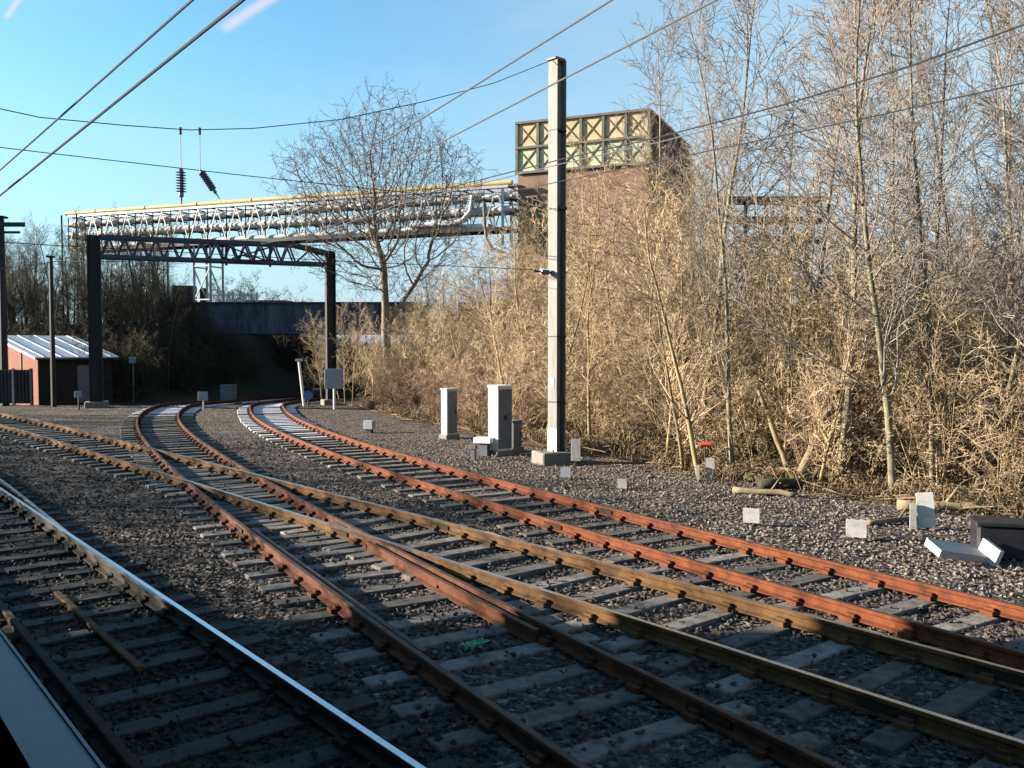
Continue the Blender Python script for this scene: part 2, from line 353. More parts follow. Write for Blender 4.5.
def make_track(label, pts, side, top, dz, chair, frost_from=1e9, gap=.72, extra=(), ltop=None, wood='sleeper'):
    line = resample(pts, .3); P0 = line[0]
    root = thing('railway_track', label, 'railway track', (P0[0], P0[1], 0))
    for s in (-1, 1): rail_mesh(offset(line, .75 * s), side, (ltop or top) if s < 0 else top, dz, root)
    for nm, off, y0, y1, sd, tp, *lo in extra:
        seg = offset(line, off); seg = seg[(line[:, 1] > y0) & (line[:, 1] < y1)]
        rail_mesh(seg, sd, tp, dz - .004 + (lo[0] if lo else 0), root, nm)
    sl = resample(pts, gap); T = tangents(sl); rr = random.Random(len(pts) * 13 + int(frost_from) % 97)
    L = len(sl); first = max(0, L - 100) if L > 100 else 0
    for i, (p, t) in enumerate(zip(sl, T)):
        if i >= 100: break
        a = math.atan2(t[1], t[0]) + rr.uniform(-.02, .02)
        z = Z(p[0], p[1]); mb = MB(); jz = rr.uniform(-.012, .006) + dz * 2
        hsl = .13
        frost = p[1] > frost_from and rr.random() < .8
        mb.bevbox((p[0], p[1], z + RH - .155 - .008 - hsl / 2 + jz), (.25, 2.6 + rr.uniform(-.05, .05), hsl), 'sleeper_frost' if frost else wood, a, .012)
        for s in (-1, 1):
            for k in (-1, 1):
                c = Vector((p[0], p[1], 0)) + Matrix.Rotation(a, 3, 'Z') @ Vector((0, .75 * s + k * .095, 0))
                mb.box((c.x, c.y, z + RH - .155 + .02 + dz), (.15, .075, .05), chair, a)
                c2 = Vector((p[0], p[1], 0)) + Matrix.Rotation(a, 3, 'Z') @ Vector((0, .75 * s + k * .05, 0))
                mb.box((c2.x, c2.y, z + RH - .155 + .045 + dz), (.11, .05, .05), chair, a)
        mb.build('sleeper', root)
    return root
A = [(8.3, 4.2), (6.9, 6.4), (5.37, 8.77), (3.45, 11.7), (1.59, 14.62), (-.21, 17.55), (-1.94, 20.47), (-3.59, 23.4), (-5.14, 26.32), (-6.59, 29.24), (-7.92, 32.17), (-9.14, 35.09), (-10.22, 38.02), (-11.16, 40.94), (-11.96, 43.86), (-12.45, 46.79), (-12.7, 50), (-12.7, 55), (-12.3, 62), (-11.4, 70)]
B = [(6.5, 4.2), (3.96, 7.25), (2.06, 9.59), (.1, 11.93), (-1.87, 14.27), (-3.87, 16.61), (-5.87, 18.95), (-7.86, 21.3), (-9.86, 23.64), (-11.86, 25.98), (-13.87, 28.32), (-15.9, 30.66), (-17.98, 33.01), (-20.12, 35.35), (-22.35, 37.69), (-25, 40.3), (-28.5, 43.4)]
Cc = [(3.1, 3.1), (1.27, 6.16), (-.52, 9.16), (-2.25, 12.16), (-3.95, 15.16), (-5.6, 18.17), (-7.21, 21.17), (-8.77, 24.17), (-10.28, 27.18), (-11.72, 30.18), (-13.05, 33.18), (-14.26, 36.18), (-15.29, 39.19), (-16.09, 42.19), (-16.6, 45.19), (-16.85, 49), (-16.8, 55), (-16.3, 62), (-15.4, 70)]
make_track('rusty orange siding farthest right, nearest the trackside cabinets, curving under the bridge', A, 'rust_orange', 'rail_dull', 0, 'rust_orange', 29)
make_track('brown railed line with worn bright tops crossing diagonally to the left edge', B, 'rust_brown', 'rail_steel', .003, 'rust_brown')
make_track('dull red rusty track crossed by the diagonal line and bending under the bridge', Cc, 'rust_red', 'rail_dull', 0, 'rust_red', 38.5, extra=[('check_rail', -.63, 8.6, 14.5, 'rust_red', 'rail_dull', -.03), ('check_rail', .63, 8.6, 13.0, 'rust_red', 'rail_dull', -.03)])
# adjacent running line: right rail is the polished one
dv = Vector((-.628, .778)); nv = Vector((.778, .628))
def run(lat, t): return (dv.x * t + nv.x * lat, dv.y * t + nv.y * lat)
Dpts = [run(2.54, t) for t in (-1, 6, 12, 20, 28)]
D = make_track('running line nearest the train with a polished steel rail', Dpts, 'rust_dark', 'rail_steel', -.003, 'rust_dark', gap=.70, ltop='rust_dark', wood='sleeper_shaded',
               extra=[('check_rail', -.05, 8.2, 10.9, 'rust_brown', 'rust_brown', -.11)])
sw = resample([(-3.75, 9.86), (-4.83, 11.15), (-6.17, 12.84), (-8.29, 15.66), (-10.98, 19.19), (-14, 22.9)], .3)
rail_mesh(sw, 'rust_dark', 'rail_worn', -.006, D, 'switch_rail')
O = make_track('track carrying the train, hidden below its window', [run(-1.1, t) for t in (-9, 0, 10, 14)], 'rust_dark', 'rail_steel', -.003, 'rust_dark', gap=1.4, wood='sleeper_shaded')

# loose ballast stones
def ballast():
    g = np.random.default_rng(11); n = 52000
    d = 4.5 + 25 * g.random(n) ** 1.25; x = (g.random(n) * 1.36 - .68) * d
    keep = (x - np.interp(d, HY, HX)) * .75 < -.45 + .8 * np.sin(x * 1.7 + 1.3 * np.sin(d * .9)) + g.normal(0, .35, n)
    keep &= (x * nv.x + d * nv.y) > 1.6
    d, x = d[keep], x[keep]; n = len(d)
    base = np.array([(1, 0, 0), (-1, 0, 0), (0, 1, 0), (0, -1, 0), (0, 0, 1), (0, 0, -1)], float)
    fc = np.array([(0, 2, 4), (2, 1, 4), (1, 3, 4), (3, 0, 4), (2, 0, 5), (1, 2, 5), (3, 1, 5), (0, 3, 5)])
    v = base[None] * g.uniform(.55, 1.25, (n, 6, 1)) + g.normal(0, .22, (n, 6, 3))
    a = g.random(n) * 6.28; c, s = np.cos(a), np.sin(a)
    v = np.stack([v[..., 0] * c[:, None] - v[..., 1] * s[:, None], v[..., 0] * s[:, None] + v[..., 1] * c[:, None], v[..., 2] * .75], -1)
    r = g.uniform(.018, .043, n); v *= r[:, None, None]
    zz = hz(x, d) + g.uniform(0, .022, n) + (g.random(n) < .07) * .055
    v += np.stack([x, d, zz], 1)[:, None, :]
    f = (fc[None] + (np.arange(n) * 6)[:, None, None]).reshape(-1, 3)
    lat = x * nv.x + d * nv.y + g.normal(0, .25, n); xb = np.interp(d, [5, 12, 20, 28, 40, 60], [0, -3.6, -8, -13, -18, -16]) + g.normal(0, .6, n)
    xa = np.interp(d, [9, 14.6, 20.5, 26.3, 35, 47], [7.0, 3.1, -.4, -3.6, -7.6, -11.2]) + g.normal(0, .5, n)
    mi = np.where(lat < 3.75, 1, np.where(x < xb, 2, np.where(x > xa, 3, 0))); mi = np.repeat(mi, 8)  # near strip darkened for train shade, bank side paled for sunlight
    me = quads('ballast_stones', v.reshape(-1, 3), f, [M['stone'], M['stone_shaded'], M['stone_brown'], M['stone_pale']], mi)
    o = bpy.data.objects.new('ballast_stones', me); COL.objects.link(o)
    tag(o, 'loose grey and mauve ballast stones scattered between the rails', 'ballast', kind='stuff')
ballast()

# ------------------------------------------------------------------ the train the photo was taken from (its shadow falls over the foreground)
def carriage():
    root = thing('railway_carriage', 'railway carriage with an open window whose grey ledge shows bottom left', 'train', (*run(-1.1, 2), 0))
    rz = math.atan2(dv.y, dv.x)
    def bx(mb, t0, t1, l0, l1, z0, z1, m):
        c = run((l0 + l1) / 2, (t0 + t1) / 2)
        mb.box((*c, (z0 + z1) / 2), (t1 - t0, l1 - l0, z1 - z0), m, rz)
    T0, T1, w0, w1, zs, zt = -9.0, 12.5, -.9, 2.6, 2.69, 3.66
    mb = MB()
    bx(mb, T0, T1, .17, .213, 1.0, zs - .02, 'train_paint')
    bx(mb, T0, T1, .17, .213, zt, 3.84, 'train_paint')
    bx(mb, T0, w0, .17, .213, zs - .02, zt, 'train_paint'); bx(mb, w1, T1, .17, .213, zs - .02, zt, 'train_paint')
    bx(mb, T0, T1, -2.45, -2.393, 1.0, 3.84, 'train_paint')
    bx(mb, T1 - .1, T1 - .003, -2.39, .167, 1.0, 3.84, 'train_paint'); bx(mb, T0 + .003, T0 + .1, -2.39, .167, 1.0, 3.84, 'train_paint')
    mb.build('body', root)
    mb = MB(); bx(mb, T0 + .1, T1 - .1, -2.39, .167, 1.0, 1.12, 'train_dark'); mb.build('floor', root)
    mb = MB(); pr = [(.213, 3.842), (.1, 3.98), (-.5, 4.12), (-1.1, 4.16), (-1.7, 4.12), (-2.3, 3.98), (-2.45, 3.842)]
    mb.prism([(*run(l, T0), z) for l, z in pr], (0, 0, 0), (dv.x * (T1 - T0), dv.y * (T1 - T0), 0), 'train_dark'); mb.build('roof', root)
    mb = MB(); bx(mb, w0, w1, .166, .215, zs - .018, zs, 'grey_plastic'); mb.build('window_sill', root)
    mb = MB(); bx(mb, w0, w1, .2155, .219, zs - .03, zs + .002, 'grey_plastic'); mb.build('window_trim', root)
    mb = MB(); bx(mb, T0 + .3, T1 - .3, -2.2, 0, .55, .998, 'train_dark'); mb.build('underframe', root)
    for t in (-7.4, -5.0, 8.4, 10.8):
        for l in (-.35, -1.85):
            c = run(l, t); a = Vector((nv.x, nv.y, 0)) * .065
            mb = MB(); mb.tube([Vector((*c, RH + .43)) - a, Vector((*c, RH + .43)) + a], .43, 'dark_steel', 20); mb.build('wheel', root)
carriage()

# ------------------------------------------------------------------ mast, cabinets, posts
def ibeam(mb, p, h, fw, dp, ang, m, z0=0, t=.03, taper=1.0):
    q = Matrix.Rotation(ang, 3, 'Z')
    for s in (-1, 1):
        c = Vector((p[0], p[1], 0)) + q @ Vector((s * (dp / 2 - t / 2), 0, 0)); mb.box((c.x, c.y, z0 + h / 2), (t, fw, h), m, ang)
    mb.box((p[0], p[1], z0 + h / 2), (dp - 2 * t, .02, h - .004), m, ang)

def mast():
    x, y = 1.17, 23.5; z = Z(x, y); a = R(-135 + 180)
    root = thing('catenary_mast', 'tall grey steel mast with white painted foot standing before the thicket', 'mast', (x, y, z))
    mb = MB(); ibeam(mb, (x, y), 10.1, .31, .35, a, 'grey_steel', z + .28); mb.build('column', root)
    mb = MB(); mb.bevbox((x - .12, y - .1, z + .1), (.85, .85, .42), 'concrete', R(20), .03); mb.build('foundation', root)
    q = Matrix.Rotation(a, 3, 'Z'); f = q @ Vector((-.179, 0, 0))
    mb = MB(); mb.box((x + f.x, y + f.y, z + .6), (.006, .314, .62), 'white_paint', a); mb.build('painted_band', root)
    mb = MB(); mb.box((x, y, z + 6.62), (.39, .35, .07), 'black_plastic', a); mb.build('clamp', root)
    mb = MB(); mb.bevbox((x - .03, y - .02, z + 10.41), (.38, .34, .06), 'grey_steel', a, .02); mb.build('cap', root)
    for hz_ in (1.6, 3.3, 8.6):
        mb = MB(); mb.box((x, y, z + hz_), (.365, .33, .03), 'dark_steel', a); mb.build('strap', root)
    for sx in (-1, 1):
        for sy in (-1, 1):
            c = q @ Vector((sx * .26, sy * .26, 0)); mb = MB(); mb.tube([(x + c.x * .8 - .1, y + c.y * .8 - .08, z + .28), (x + c.x * .8 - .1, y + c.y * .8 - .08, z + .37)], .025, 'rust_dark', 6); mb.build('bolt', root)
    c = q @ Vector((-.182, 0, 0)); mb = MB(); mb.box((x + c.x, y + c.y, z + 2.1), (.008, .16, .22), 'sign_grey', a); mb.build('number_plate', root)
    c = q @ Vector((.02, -.13, 0)); mb = MB(); mb.tube([(x + c.x, y + c.y, z + .3), (x + c.x, y + c.y, z + 6.5)], .018, 'black_plastic', 6); mb.build('earth_cable', root)
    b = Vector((x, y, z + 4.95)); e = b + Vector((-.62, -.32, .03))
    mb = MB(); mb.tube([b, e], .025, 'dark_steel', 8); mb.build('bracket_arm', root)
    mb = MB()
    d = (e - b).normalized()
    prof = []
    for k in range(9): prof += [(k * .028, .03), (k * .028 + .008, .075), (k * .028 + .02, .03)]
    st = b + d * .25
    mb.tube([st + d * t for t, r in prof], [r for t, r in prof], 'galv', 12); mb.build('insulator', root)
    # number plate on its own short post
    px, py = 1.62, 22.75; zz = Z(px, py)
    r2 = thing('marker_post', 'small cream board on a stake at the foot of the grey mast', 'marker', (px, py, zz))
    mb = MB(); mb.box((px, py + .02, zz + .3), (.05, .03, .6), 'concrete'); mb.build('stake', r2)
    mb = MB(); mb.bevbox((px, py, zz + .42), (.24, .02, .56), 'concrete_pale', R(-12), .004); mb.build('board', r2)
mast()

def cabinet(name, label, px, py, d, w, dp, h, rz, side, door, legs=True):
    x = (px - 512) / F * d; y = d; z = Z(x, y)
    root = thing(name, label, 'cabinet', (x, y, z)); q = Matrix.Rotation(rz, 3, 'Z')
    mb = MB(); mb.bevbox((x, y, z + .06), (w + .12, dp + .12, .16), 'concrete', rz, .02); mb.build('plinth', root)
    mb = MB(); mb.bevbox((x, y, z + .14 + h / 2), (w, dp, h), side, rz, .015); mb.build('body', root)
    mb = MB(); mb.bevbox((x, y, z + .14 + h + .03), (w + .06, dp + .06, .06), side, rz, .02); mb.build('lid', root)
    o = q @ Vector((w / 2 + .006, 0, 0))
    for s in ((-1, 1) if dp > .48 else (0,)):
        c = q @ Vector((0, s * dp * .245, 0)); dw = dp * .46 if s else dp * .9
        mb = MB(); mb.box((x + o.x + c.x, y + o.y + c.y, z + .14 + h / 2), (.012, dw, h * .94), door, rz); dr = mb.build('door', root)
        hc = q @ Vector((.012, (s * -1 * dw * .4) if s else dw * .35, 0))
        mb = MB(); mb.box((x + o.x + c.x + hc.x, y + o.y + c.y + hc.y, z + .14 + h * .52), (.02, .03, .14), 'black_plastic', rz); mb.build('handle', dr)
    return root
# local +X face is the shaded door side (camera right); the -Y/-X end is sunlit
cabinet('relay_cabinet', 'tall white trackside cabinet with grey doors left of the mast', 500, 455, 25.2, .46, .5, 1.76, R(-52), 'cabinet_white', 'cabinet_grey')
cabinet('relay_cabinet', 'pale green trackside cabinet, narrower and farther back than the white one', 449, 438, 29.6, .34, .42, 1.46, R(-50), 'cabinet_green', 'cabinet_grey')
cabinet('junction_box', 'low grey box standing right against the tall white cabinet', 514, 450, 25.9, .3, .34, .72, R(-50), 'cabinet_grey', 'cabinet_grey')
def tbox(px, d, label, w, h, m, top, pm):
    x = (px - 512) / F * d; z = Z(x, d)
    root = thing('cable_terminal', label, 'trackside box', (x, d, z))
    mb = MB(); mb.box((x, d, z + h / 2), (w * .55, w * .5, h), pm, R(-20)); mb.build('post', root)
    mb = MB(); mb.bevbox((x, d, z + h + top / 2), (w, w * .7, top), m, R(-20), .01); mb.build('box', root)
tbox(484, 25.0, 'squat post with a white capped box left of the white cabinet', .5, .36, 'cabinet_white', .15, 'cabinet_grey')
tbox(473, 24.0, 'stubby dark grey post in front of the white capped box', .2, .3, 'cabinet_grey', .1, 'cabinet_grey')
tbox(369, 31.5, 'small blue grey box low beside the rusty right hand siding', .36, .14, 'sign_grey', .3, 'dark_steel')

def post_board(label, px, pyb, d, w, h, mat_, ph=None, tilt=0, th=.05, name='marker_board', cat='marker'):
    x = (px - 512) / F * d; z = Z(x, d)
    root = thing(name, label, cat, (x, d, z)); ph = ph if ph is not None else h
    q = Matrix.Rotation(R(-18), 3, 'Z') @ Matrix.Rotation(tilt, 3, 'Y')
    mb = MB(); c = Vector((x, d, z)) + q @ Vector((0, .05, ph / 2 - .05)); mb.box(c, (.06, .045, ph + .1), 'concrete', rot=q); mb.build('stake', root)
    mb = MB(); c = Vector((x, d, z)) + q @ Vector((0, 0, ph - h / 2 + .02)); mb.box(c, (w, th, h), mat_, rot=q); mb.build('board', root)
    return root
post_board('small white square board at the foot of the bank, left of a like one', 753, 533, 15.2, .27, .24, 'white_paint', .28)
post_board('small white square board midway along the bank, right of a like one', 859, 543, 14.1, .3, .27, 'white_paint', .3)
post_board('taller white upright board leaning by the bank right of both square boards', 931, 532, 14.9, .26, .58, 'white_paint', .6, R(-6))
post_board('slim grey stake close left of the taller white board', 916, 532, 14.9, .1, .42, 'concrete_pale', .42)
post_board('narrow white post under the red flag beside the thicket', 711, 482, 20.3, .2, .48, 'concrete_pale', .5, name='marker_post')
post_board('thin pale stake just left of the narrow white post', 699, 482, 20.3, .07, .34, 'concrete_pale', .34)
post_board('faded grey pair of plates low in the ballast near the mast', 566, 482, 20.6, .24, .22, 'sign_grey', .24)
post_board('small grey plate in the ballast midway from mast to white boards', 623, 500, 19.0, .2, .2, 'concrete_pale', .22)
def flag():
    x, y = (706 - 512) / F * 20.9, 20.9; z = Z(x, y)
    root = thing('lamp_marker', 'red capped marker on a short stake above the narrow white post', 'marker', (x, y, z))
    mb = MB(); mb.tube([(x, y, z), (x, y, z + .72)], .02, 'bark_dark', 8); mb.build('stake', root)
    mb = MB(); mb.tube([(x - .12, y, z + .76), (x + .12, y - .02, z + .76)], [.05, .065], 'red_paint', 10); mb.build('cap', root)
flag()
def trough():
    x, y = (962 - 512) / F * 12.6, 12.6; z = Z(x, y)
    root = thing('cable_trough', 'white concrete trough lid lying at the right edge beside a black box', 'trough lid', (x, y, z))
    q = Matrix.Rotation(R(14), 3, 'Z') @ Matrix.Rotation(R(10), 3, 'Y') @ Matrix.Rotation(R(18), 3, 'X')
    mb = MB(); mb.box((x, y, z + .17), (.85, .34, .11), 'concrete_pale', rot=q); mb.build('slab', root)
    mb = MB(); mb.box((x + .42, y - .05, z + .14), (.07, .36, .3), 'white_paint', rot=q); mb.build('end_plate', root)
    x, y = (1006 - 512) / F * 12.9, 12.9; z = Z(x, y)
    root = thing('equipment_box', 'black trackside equipment box cut by the right edge of view', 'trackside box', (x, y, z))
    mb = MB(); mb.bevbox((x, y, z + .28), (.75, .5, .46), 'black_plastic', R(-15), .04); mb.build('body', root)
    mb = MB(); mb.bevbox((x, y, z + .53), (.8, .55, .05), 'black_plastic', R(-15), .015); mb.build('lid', root)
trough()
# green rag on the sleepers
def rag():
    x, y = -.42, 8.9
    mb = MB(); g = random.Random(5); n = 9; vs = []; fs = []
    for i in range(n):
        for j in range(4):
            vs.append((x + (i - 4) * .03 + j * .03 + g.uniform(-.015, .015), y + (i - 4) * .025 - j * .035, .075 + .05 * abs(math.sin(i * 1.7 + j * 2.1)) + g.uniform(0, .01)))
    for i in range(n - 1):
        for j in range(3): fs.append((i * 4 + j, i * 4 + j + 1, i * 4 + j + 5, i * 4 + j + 4))
    top = len(vs); vs += [(a, b, c - .004) for a, b, c in vs]; fs += [tuple(k + top for k in reversed(f)) for f in fs]
    mb.add(vs, fs, 'green_bag'); o = mb.build('plastic_bag', loc=(x, y, .06))
    tag(o, 'crumpled green plastic scrap lying between shaded rails', 'litter')
rag()

# signs and posts by the far tracks
def disc_sign(label, px, pyb, d, h, m, w=.34, pm='concrete_pale', disc=False, cat='sign', sides=None):
    x = (px - 512) / F * d; z = Z(x, d)
    root = thing('trackside_sign', label, cat, (x, d, z))
    mb = MB(); mb.tube([(x, d, z - .05), (x, d, z + h)], .045, pm, 8); mb.build('post', root)
    mb = MB()
    if disc: mb.tube([(x, d - .05, z + h - .05), (x, d - .085, z + h - .05)], w / 2, m, 18)
    else: mb.bevbox((x, d - .07, z + h - w * .45), (w * 1.1, .035, w), m, 0, .006)
    mb.build('plate', root)
disc_sign('grey topped short post between the two curving sidings', 203, 407, 42.5, .85, 'sign_grey', .42)
disc_sign('small round blue sign right of the far right siding', 308, 406, 45, .65, 'sign_blue', .46, 'dark_steel', disc=True)
disc_sign('low grey headed post left of the diagonal line by the shed', 78, 410, 42.3, .9, 'sign_grey', .3, 'dark_steel')
disc_sign('tall grey post with a pale head at the edge of the dark scrub', 133, 398, 52, 2.6, 'sign_grey', .36, 'concrete')
def big_board():
    d = 43.0; x = (334 - 512) / F * d; z = Z(x, d)
    root = thing('trackside_sign', 'square blue grey board on a white post before the gantry right leg', 'sign', (x, d, z))
    mb = MB(); mb.tube([(x + .0, d, z - .05), (x + .0, d, z + 1.4)], .06, 'white_paint', 8); mb.build('post', root)
    mb = MB(); mb.bevbox((x, d - .09, z + 1.47), (.86, .04, .95), 'sign_grey', 0, .01); mb.build('plate', root)
    d = 47; a = at(304, 402, d); b = at(299, 361, d); zb = Z(a.x, d); a.z = zb - .05
    root = thing('lamp_post', 'leaning white post with a short head right of the far siding', 'post', (a.x, d, zb))
    mb = MB(); mb.tube([a, b], [.085, .07], 'white_paint', 10); mb.build('post', root)
    mb = MB(); mb.box(b + Vector((0, 0, .05)), (.34, .2, .12), 'white_paint'); mb.build('head', root)
    d = 53; x = (228 - 512) / F * d; z = Z(x, d)
    root = thing('relay_cabinet', 'dim grey cabinet in the shade at the mouth of the bridge', 'cabinet', (x, d, z))
    mb = MB(); mb.bevbox((x, d, z + .5), (.8, .5, 1.0), 'cabinet_grey', R(-10), .02); mb.build('body', root)
    mb = MB(); mb.bevbox((x, d, z + 1.03), (.86, .56, .06), 'cabinet_grey', R(-10), .02); mb.build('lid', root)
big_board()

# ------------------------------------------------------------------ portal gantry
def gantry():
    L = Vector(((96 - 512) / F * 44.5, 44.5, 0)); Rr = Vector(((331 - 512) / F * 49, 49, 0))
    L.z = Z(L.x, L.y); Rr.z = Z(Rr.x, Rr.y)
    root = thing('portal_gantry', 'dark lattice portal gantry spanning the tracks ahead of the bridge', 'gantry', (L.x, L.y, L.z))
    d = (Rr - L); d.z = 0; span = d.length; d.normalize(); n = Vector((-d.y, d.x, 0)); ang = math.atan2(d.y, d.x)
    zb, zt = 7.42, 8.38
    mb = MB(); ibeam(mb, L, zt - L.z + .1, .6, .62, ang, 'dark_steel', L.z, .05); mb.build('leg', root)
    mb = MB(); ibeam(mb, Rr, zb - Rr.z + .75, .5, .5, ang, 'dark_steel', Rr.z, .05); mb.build('leg', root)
    for P, w in ((L, 1.1), (Rr, 1.0)):
        mb = MB(); mb.bevbox((P.x, P.y, P.z + .1), (w, w, .4), 'concrete', ang, .04); mb.build('footing', root)
    hw = .38
    def pt(s, side, z): v = L + d * s + n * (side * hw); return Vector((v.x, v.y, z))
    s0, s1, sk = .32, span - .25, span - 1.9
    for sd in (-1, 1):
        mb = MB(); mb.bar(pt(s0, sd, zb), pt(s1, sd, zb), .15, .19, 'blue_steel'); mb.build('bottom_chord', root)
        mb = MB(); mb.bar(pt(s0, sd, zt), pt(sk, sd, zt), .15, .19, 'blue_steel'); mb.bar(pt(sk, sd, zt), pt(s1, sd, zb + .62), .15, .19, 'blue_steel'); mb.build('top_chord', root)
        mb = MB(); N = 13; w = (sk - s0) / N
        for k in range(N):
            a = s0 + k * w
            mb.bar(pt(a, sd, zb), pt(a + w / 2, sd, zt), .09, .09, 'blue_steel'); mb.bar(pt(a + w / 2, sd, zt), pt(a + w, sd, zb), .09, .09, 'blue_steel')
        mb.bar(pt(sk, sd, zb), pt(sk + .8, sd, zt - .22), .06, .06, 'blue_steel'); mb.bar(pt(sk + .8, sd, zt - .22), pt(s1, sd, zb), .06, .06, 'blue_steel')
        mb.build('lattice', root)
    for k in range(14):
        s = s0 + k * w; mb = MB()
        mb.bar(pt(s, -1, zb), pt(s, 1, zb), .05, .05, 'blue_steel'); mb.build('cross_brace', root)
    # registration arms with their insulators, hung from the boom
    for s, r in ((6.2, 1), (8.4, -1)):
        b = pt(s, -1, zb); mb = MB(); mb.bar(b + Vector((0, 0, .9)), b - Vector((0, 0, .25)), .1, .1, 'dark_steel')
        mb.tube([b + Vector((0, -.1, .75)), b + Vector((0, -.1, .1)) + d * 1.9 * r], .04, 'dark_steel', 8)
        mb.tube([b + Vector((0, -.1, -.15)), b + Vector((0, -.1, .12)) + d * 2.4 * r], .035, 'dark_steel', 8)
        mb.build('registration_arm', root)
        mb = MB(); q0 = b + Vector((0, -.1, .35)) + d * .9 * r; mb.tube([q0, q0 + d * .3 * r - Vector((0, 0, .08))], .11, 'insulator', 10); mb.build('insulator', root)
    return L, Rr, d, n, zb, zt
GL, GR, gd, gn, gzb, gzt = gantry()

# dark slim pole and the masts on the left
def pole(px, d, top, label, r=.09, arm=None, m='dark_steel'):
    x = (px - 512) / F * d; z = Z(x, d); zt = ZC + (345 - top) / F * d
    root = thing('line_pole', label, 'pole', (x, d, z))
    mb = MB(); mb.tube([(x, d, z - .05), (x, d, zt)], [r, r * .75], m, 10); mb.build('post', root)
    mb = MB(); mb.box((x, d, zt + .04), (r * 2.4, r * 2.4, .1), m); mb.build('cap', root)
    if arm:
        mb = MB(); mb.bar((x - arm * .45, d - .1, zt - .35), (x + arm, d - .1, zt - .35), .14, .22, m); mb.build('crossarm', root)
        mb = MB(); mb.bar((x - arm * .3, d - .1, zt - .75), (x + arm * .8, d - .1, zt - .75), .1, .12, m); mb.build('crossarm', root)
pole(53, 45.5, 258, 'slim dark pole in front of the brick shed', .13)
pole(4, 47, 219, 'heavy dark pole with crossarms at the left edge above the shed', .22, 1.3)

# ------------------------------------------------------------------ brick shed and fence
def shed():
    A0 = Vector((-25.3, 48)); u = Vector((math.cos(R(55)), math.sin(R(55)))); v = Vector((-u.y, u.x)); a = R(55)
    x, y = A0; z = min(Z(x, y), 0)
    root = thing('brick_shed', 'small orange brick shed with a white sloping roof at the left edge', 'shed', (x, y, z))
    Lu, Lv, h0, h1 = 4.2, 4.1, 2.5, 3.55
    def P(s, t, zz): q = A0 + u * s + v * t; return Vector((q.x, q.y, z + zz))
    mb = MB()
    prof = [P(0, 0, -.3), P(0, 0, h0), P(0, Lv, h1), P(0, Lv, -.3)]
    mb.prism(prof, (0, 0, 0), u.to_3d() * Lu, 'brick'); mb.build('wall', root)
    mb = MB(); e = .28; sl = (h1 - h0) / Lv
    pr = [P(-e, -e, h0 - e * sl + .03), P(-e, -e, h0 - e * sl + .15), P(-e, Lv + e, h1 + e * sl + .15), P(-e, Lv + e, h1 + e * sl + .03)]
    mb.prism(pr, (0, 0, 0), u.to_3d() * (Lu + 2 * e), 'roof_metal')
    for k in range(5):
        s = -e + (Lu + 2 * e) * (k + .5) / 5
        mb.bar(P(s, -e + .01, h0 - e * sl + .165), P(s, Lv + e - .01, h1 + e * sl + .165), .05, .035, 'roof_metal')
    mb.build('roof', root)
    mb = MB(); mb.bar(P(-e + .05, -e - .05, h0 - e * sl + .04), P(Lu + e, -e - .05, h0 - e * sl + .04), .1, .1, 'dark_steel'); mb.build('gutter', root)
    mb = MB(); c = P(Lu / 2, -.025, h0 / 2 - .05); mb.box(c, (Lu + .02, .05, h0 + .1), 'shade_dark', a); mb.build('shade_panel', root)  # near-black sheet painting shade over the brick front
    mb = MB(); c = P(2.6, -.08, 1.05); mb.box(c, (.95, .06, 2.1), 'cabinet_grey', a); dr = mb.build('door', root)
    mb = MB(); c = P(2.95, -.13, 1.05); mb.box(c, (.03, .05, .16), 'galv', a); mb.build('handle', dr)
    mb = MB(); c = P(-.02, 1.7, 1.5); mb.box(c, (.05, .09, 2.9), 'dark_steel', a); mb.build('downpipe', root)
    # steel fence panels in front of the gable
    fx, fy = -24.8, 46.4
    root = thing('steel_fence', 'dark corrugated fence panel in front of the brick gable', 'fence', (fx, fy, 0))
    d0 = Vector((-1, .12)).normalized()
    for k in range(4):
        c = Vector((fx, fy)) + d0 * (k * 1.0); mb = MB(); mb.box((c.x, c.y, .92), (.12, .12, 1.9), 'cabinet_grey' if k % 2 else 'dark_steel', math.atan2(d0.y, d0.x)); mb.build('post', root)
    mb = MB()
    for k in range(30):
        c = Vector((fx, fy)) + d0 * (.06 + k * .098); mb.box((c.x, c.y + .03 * (k % 2), .93), (.1, .03, 1.75), 'dark_steel', math.atan2(d0.y, d0.x))
    mb.build('sheet', root)
shed()

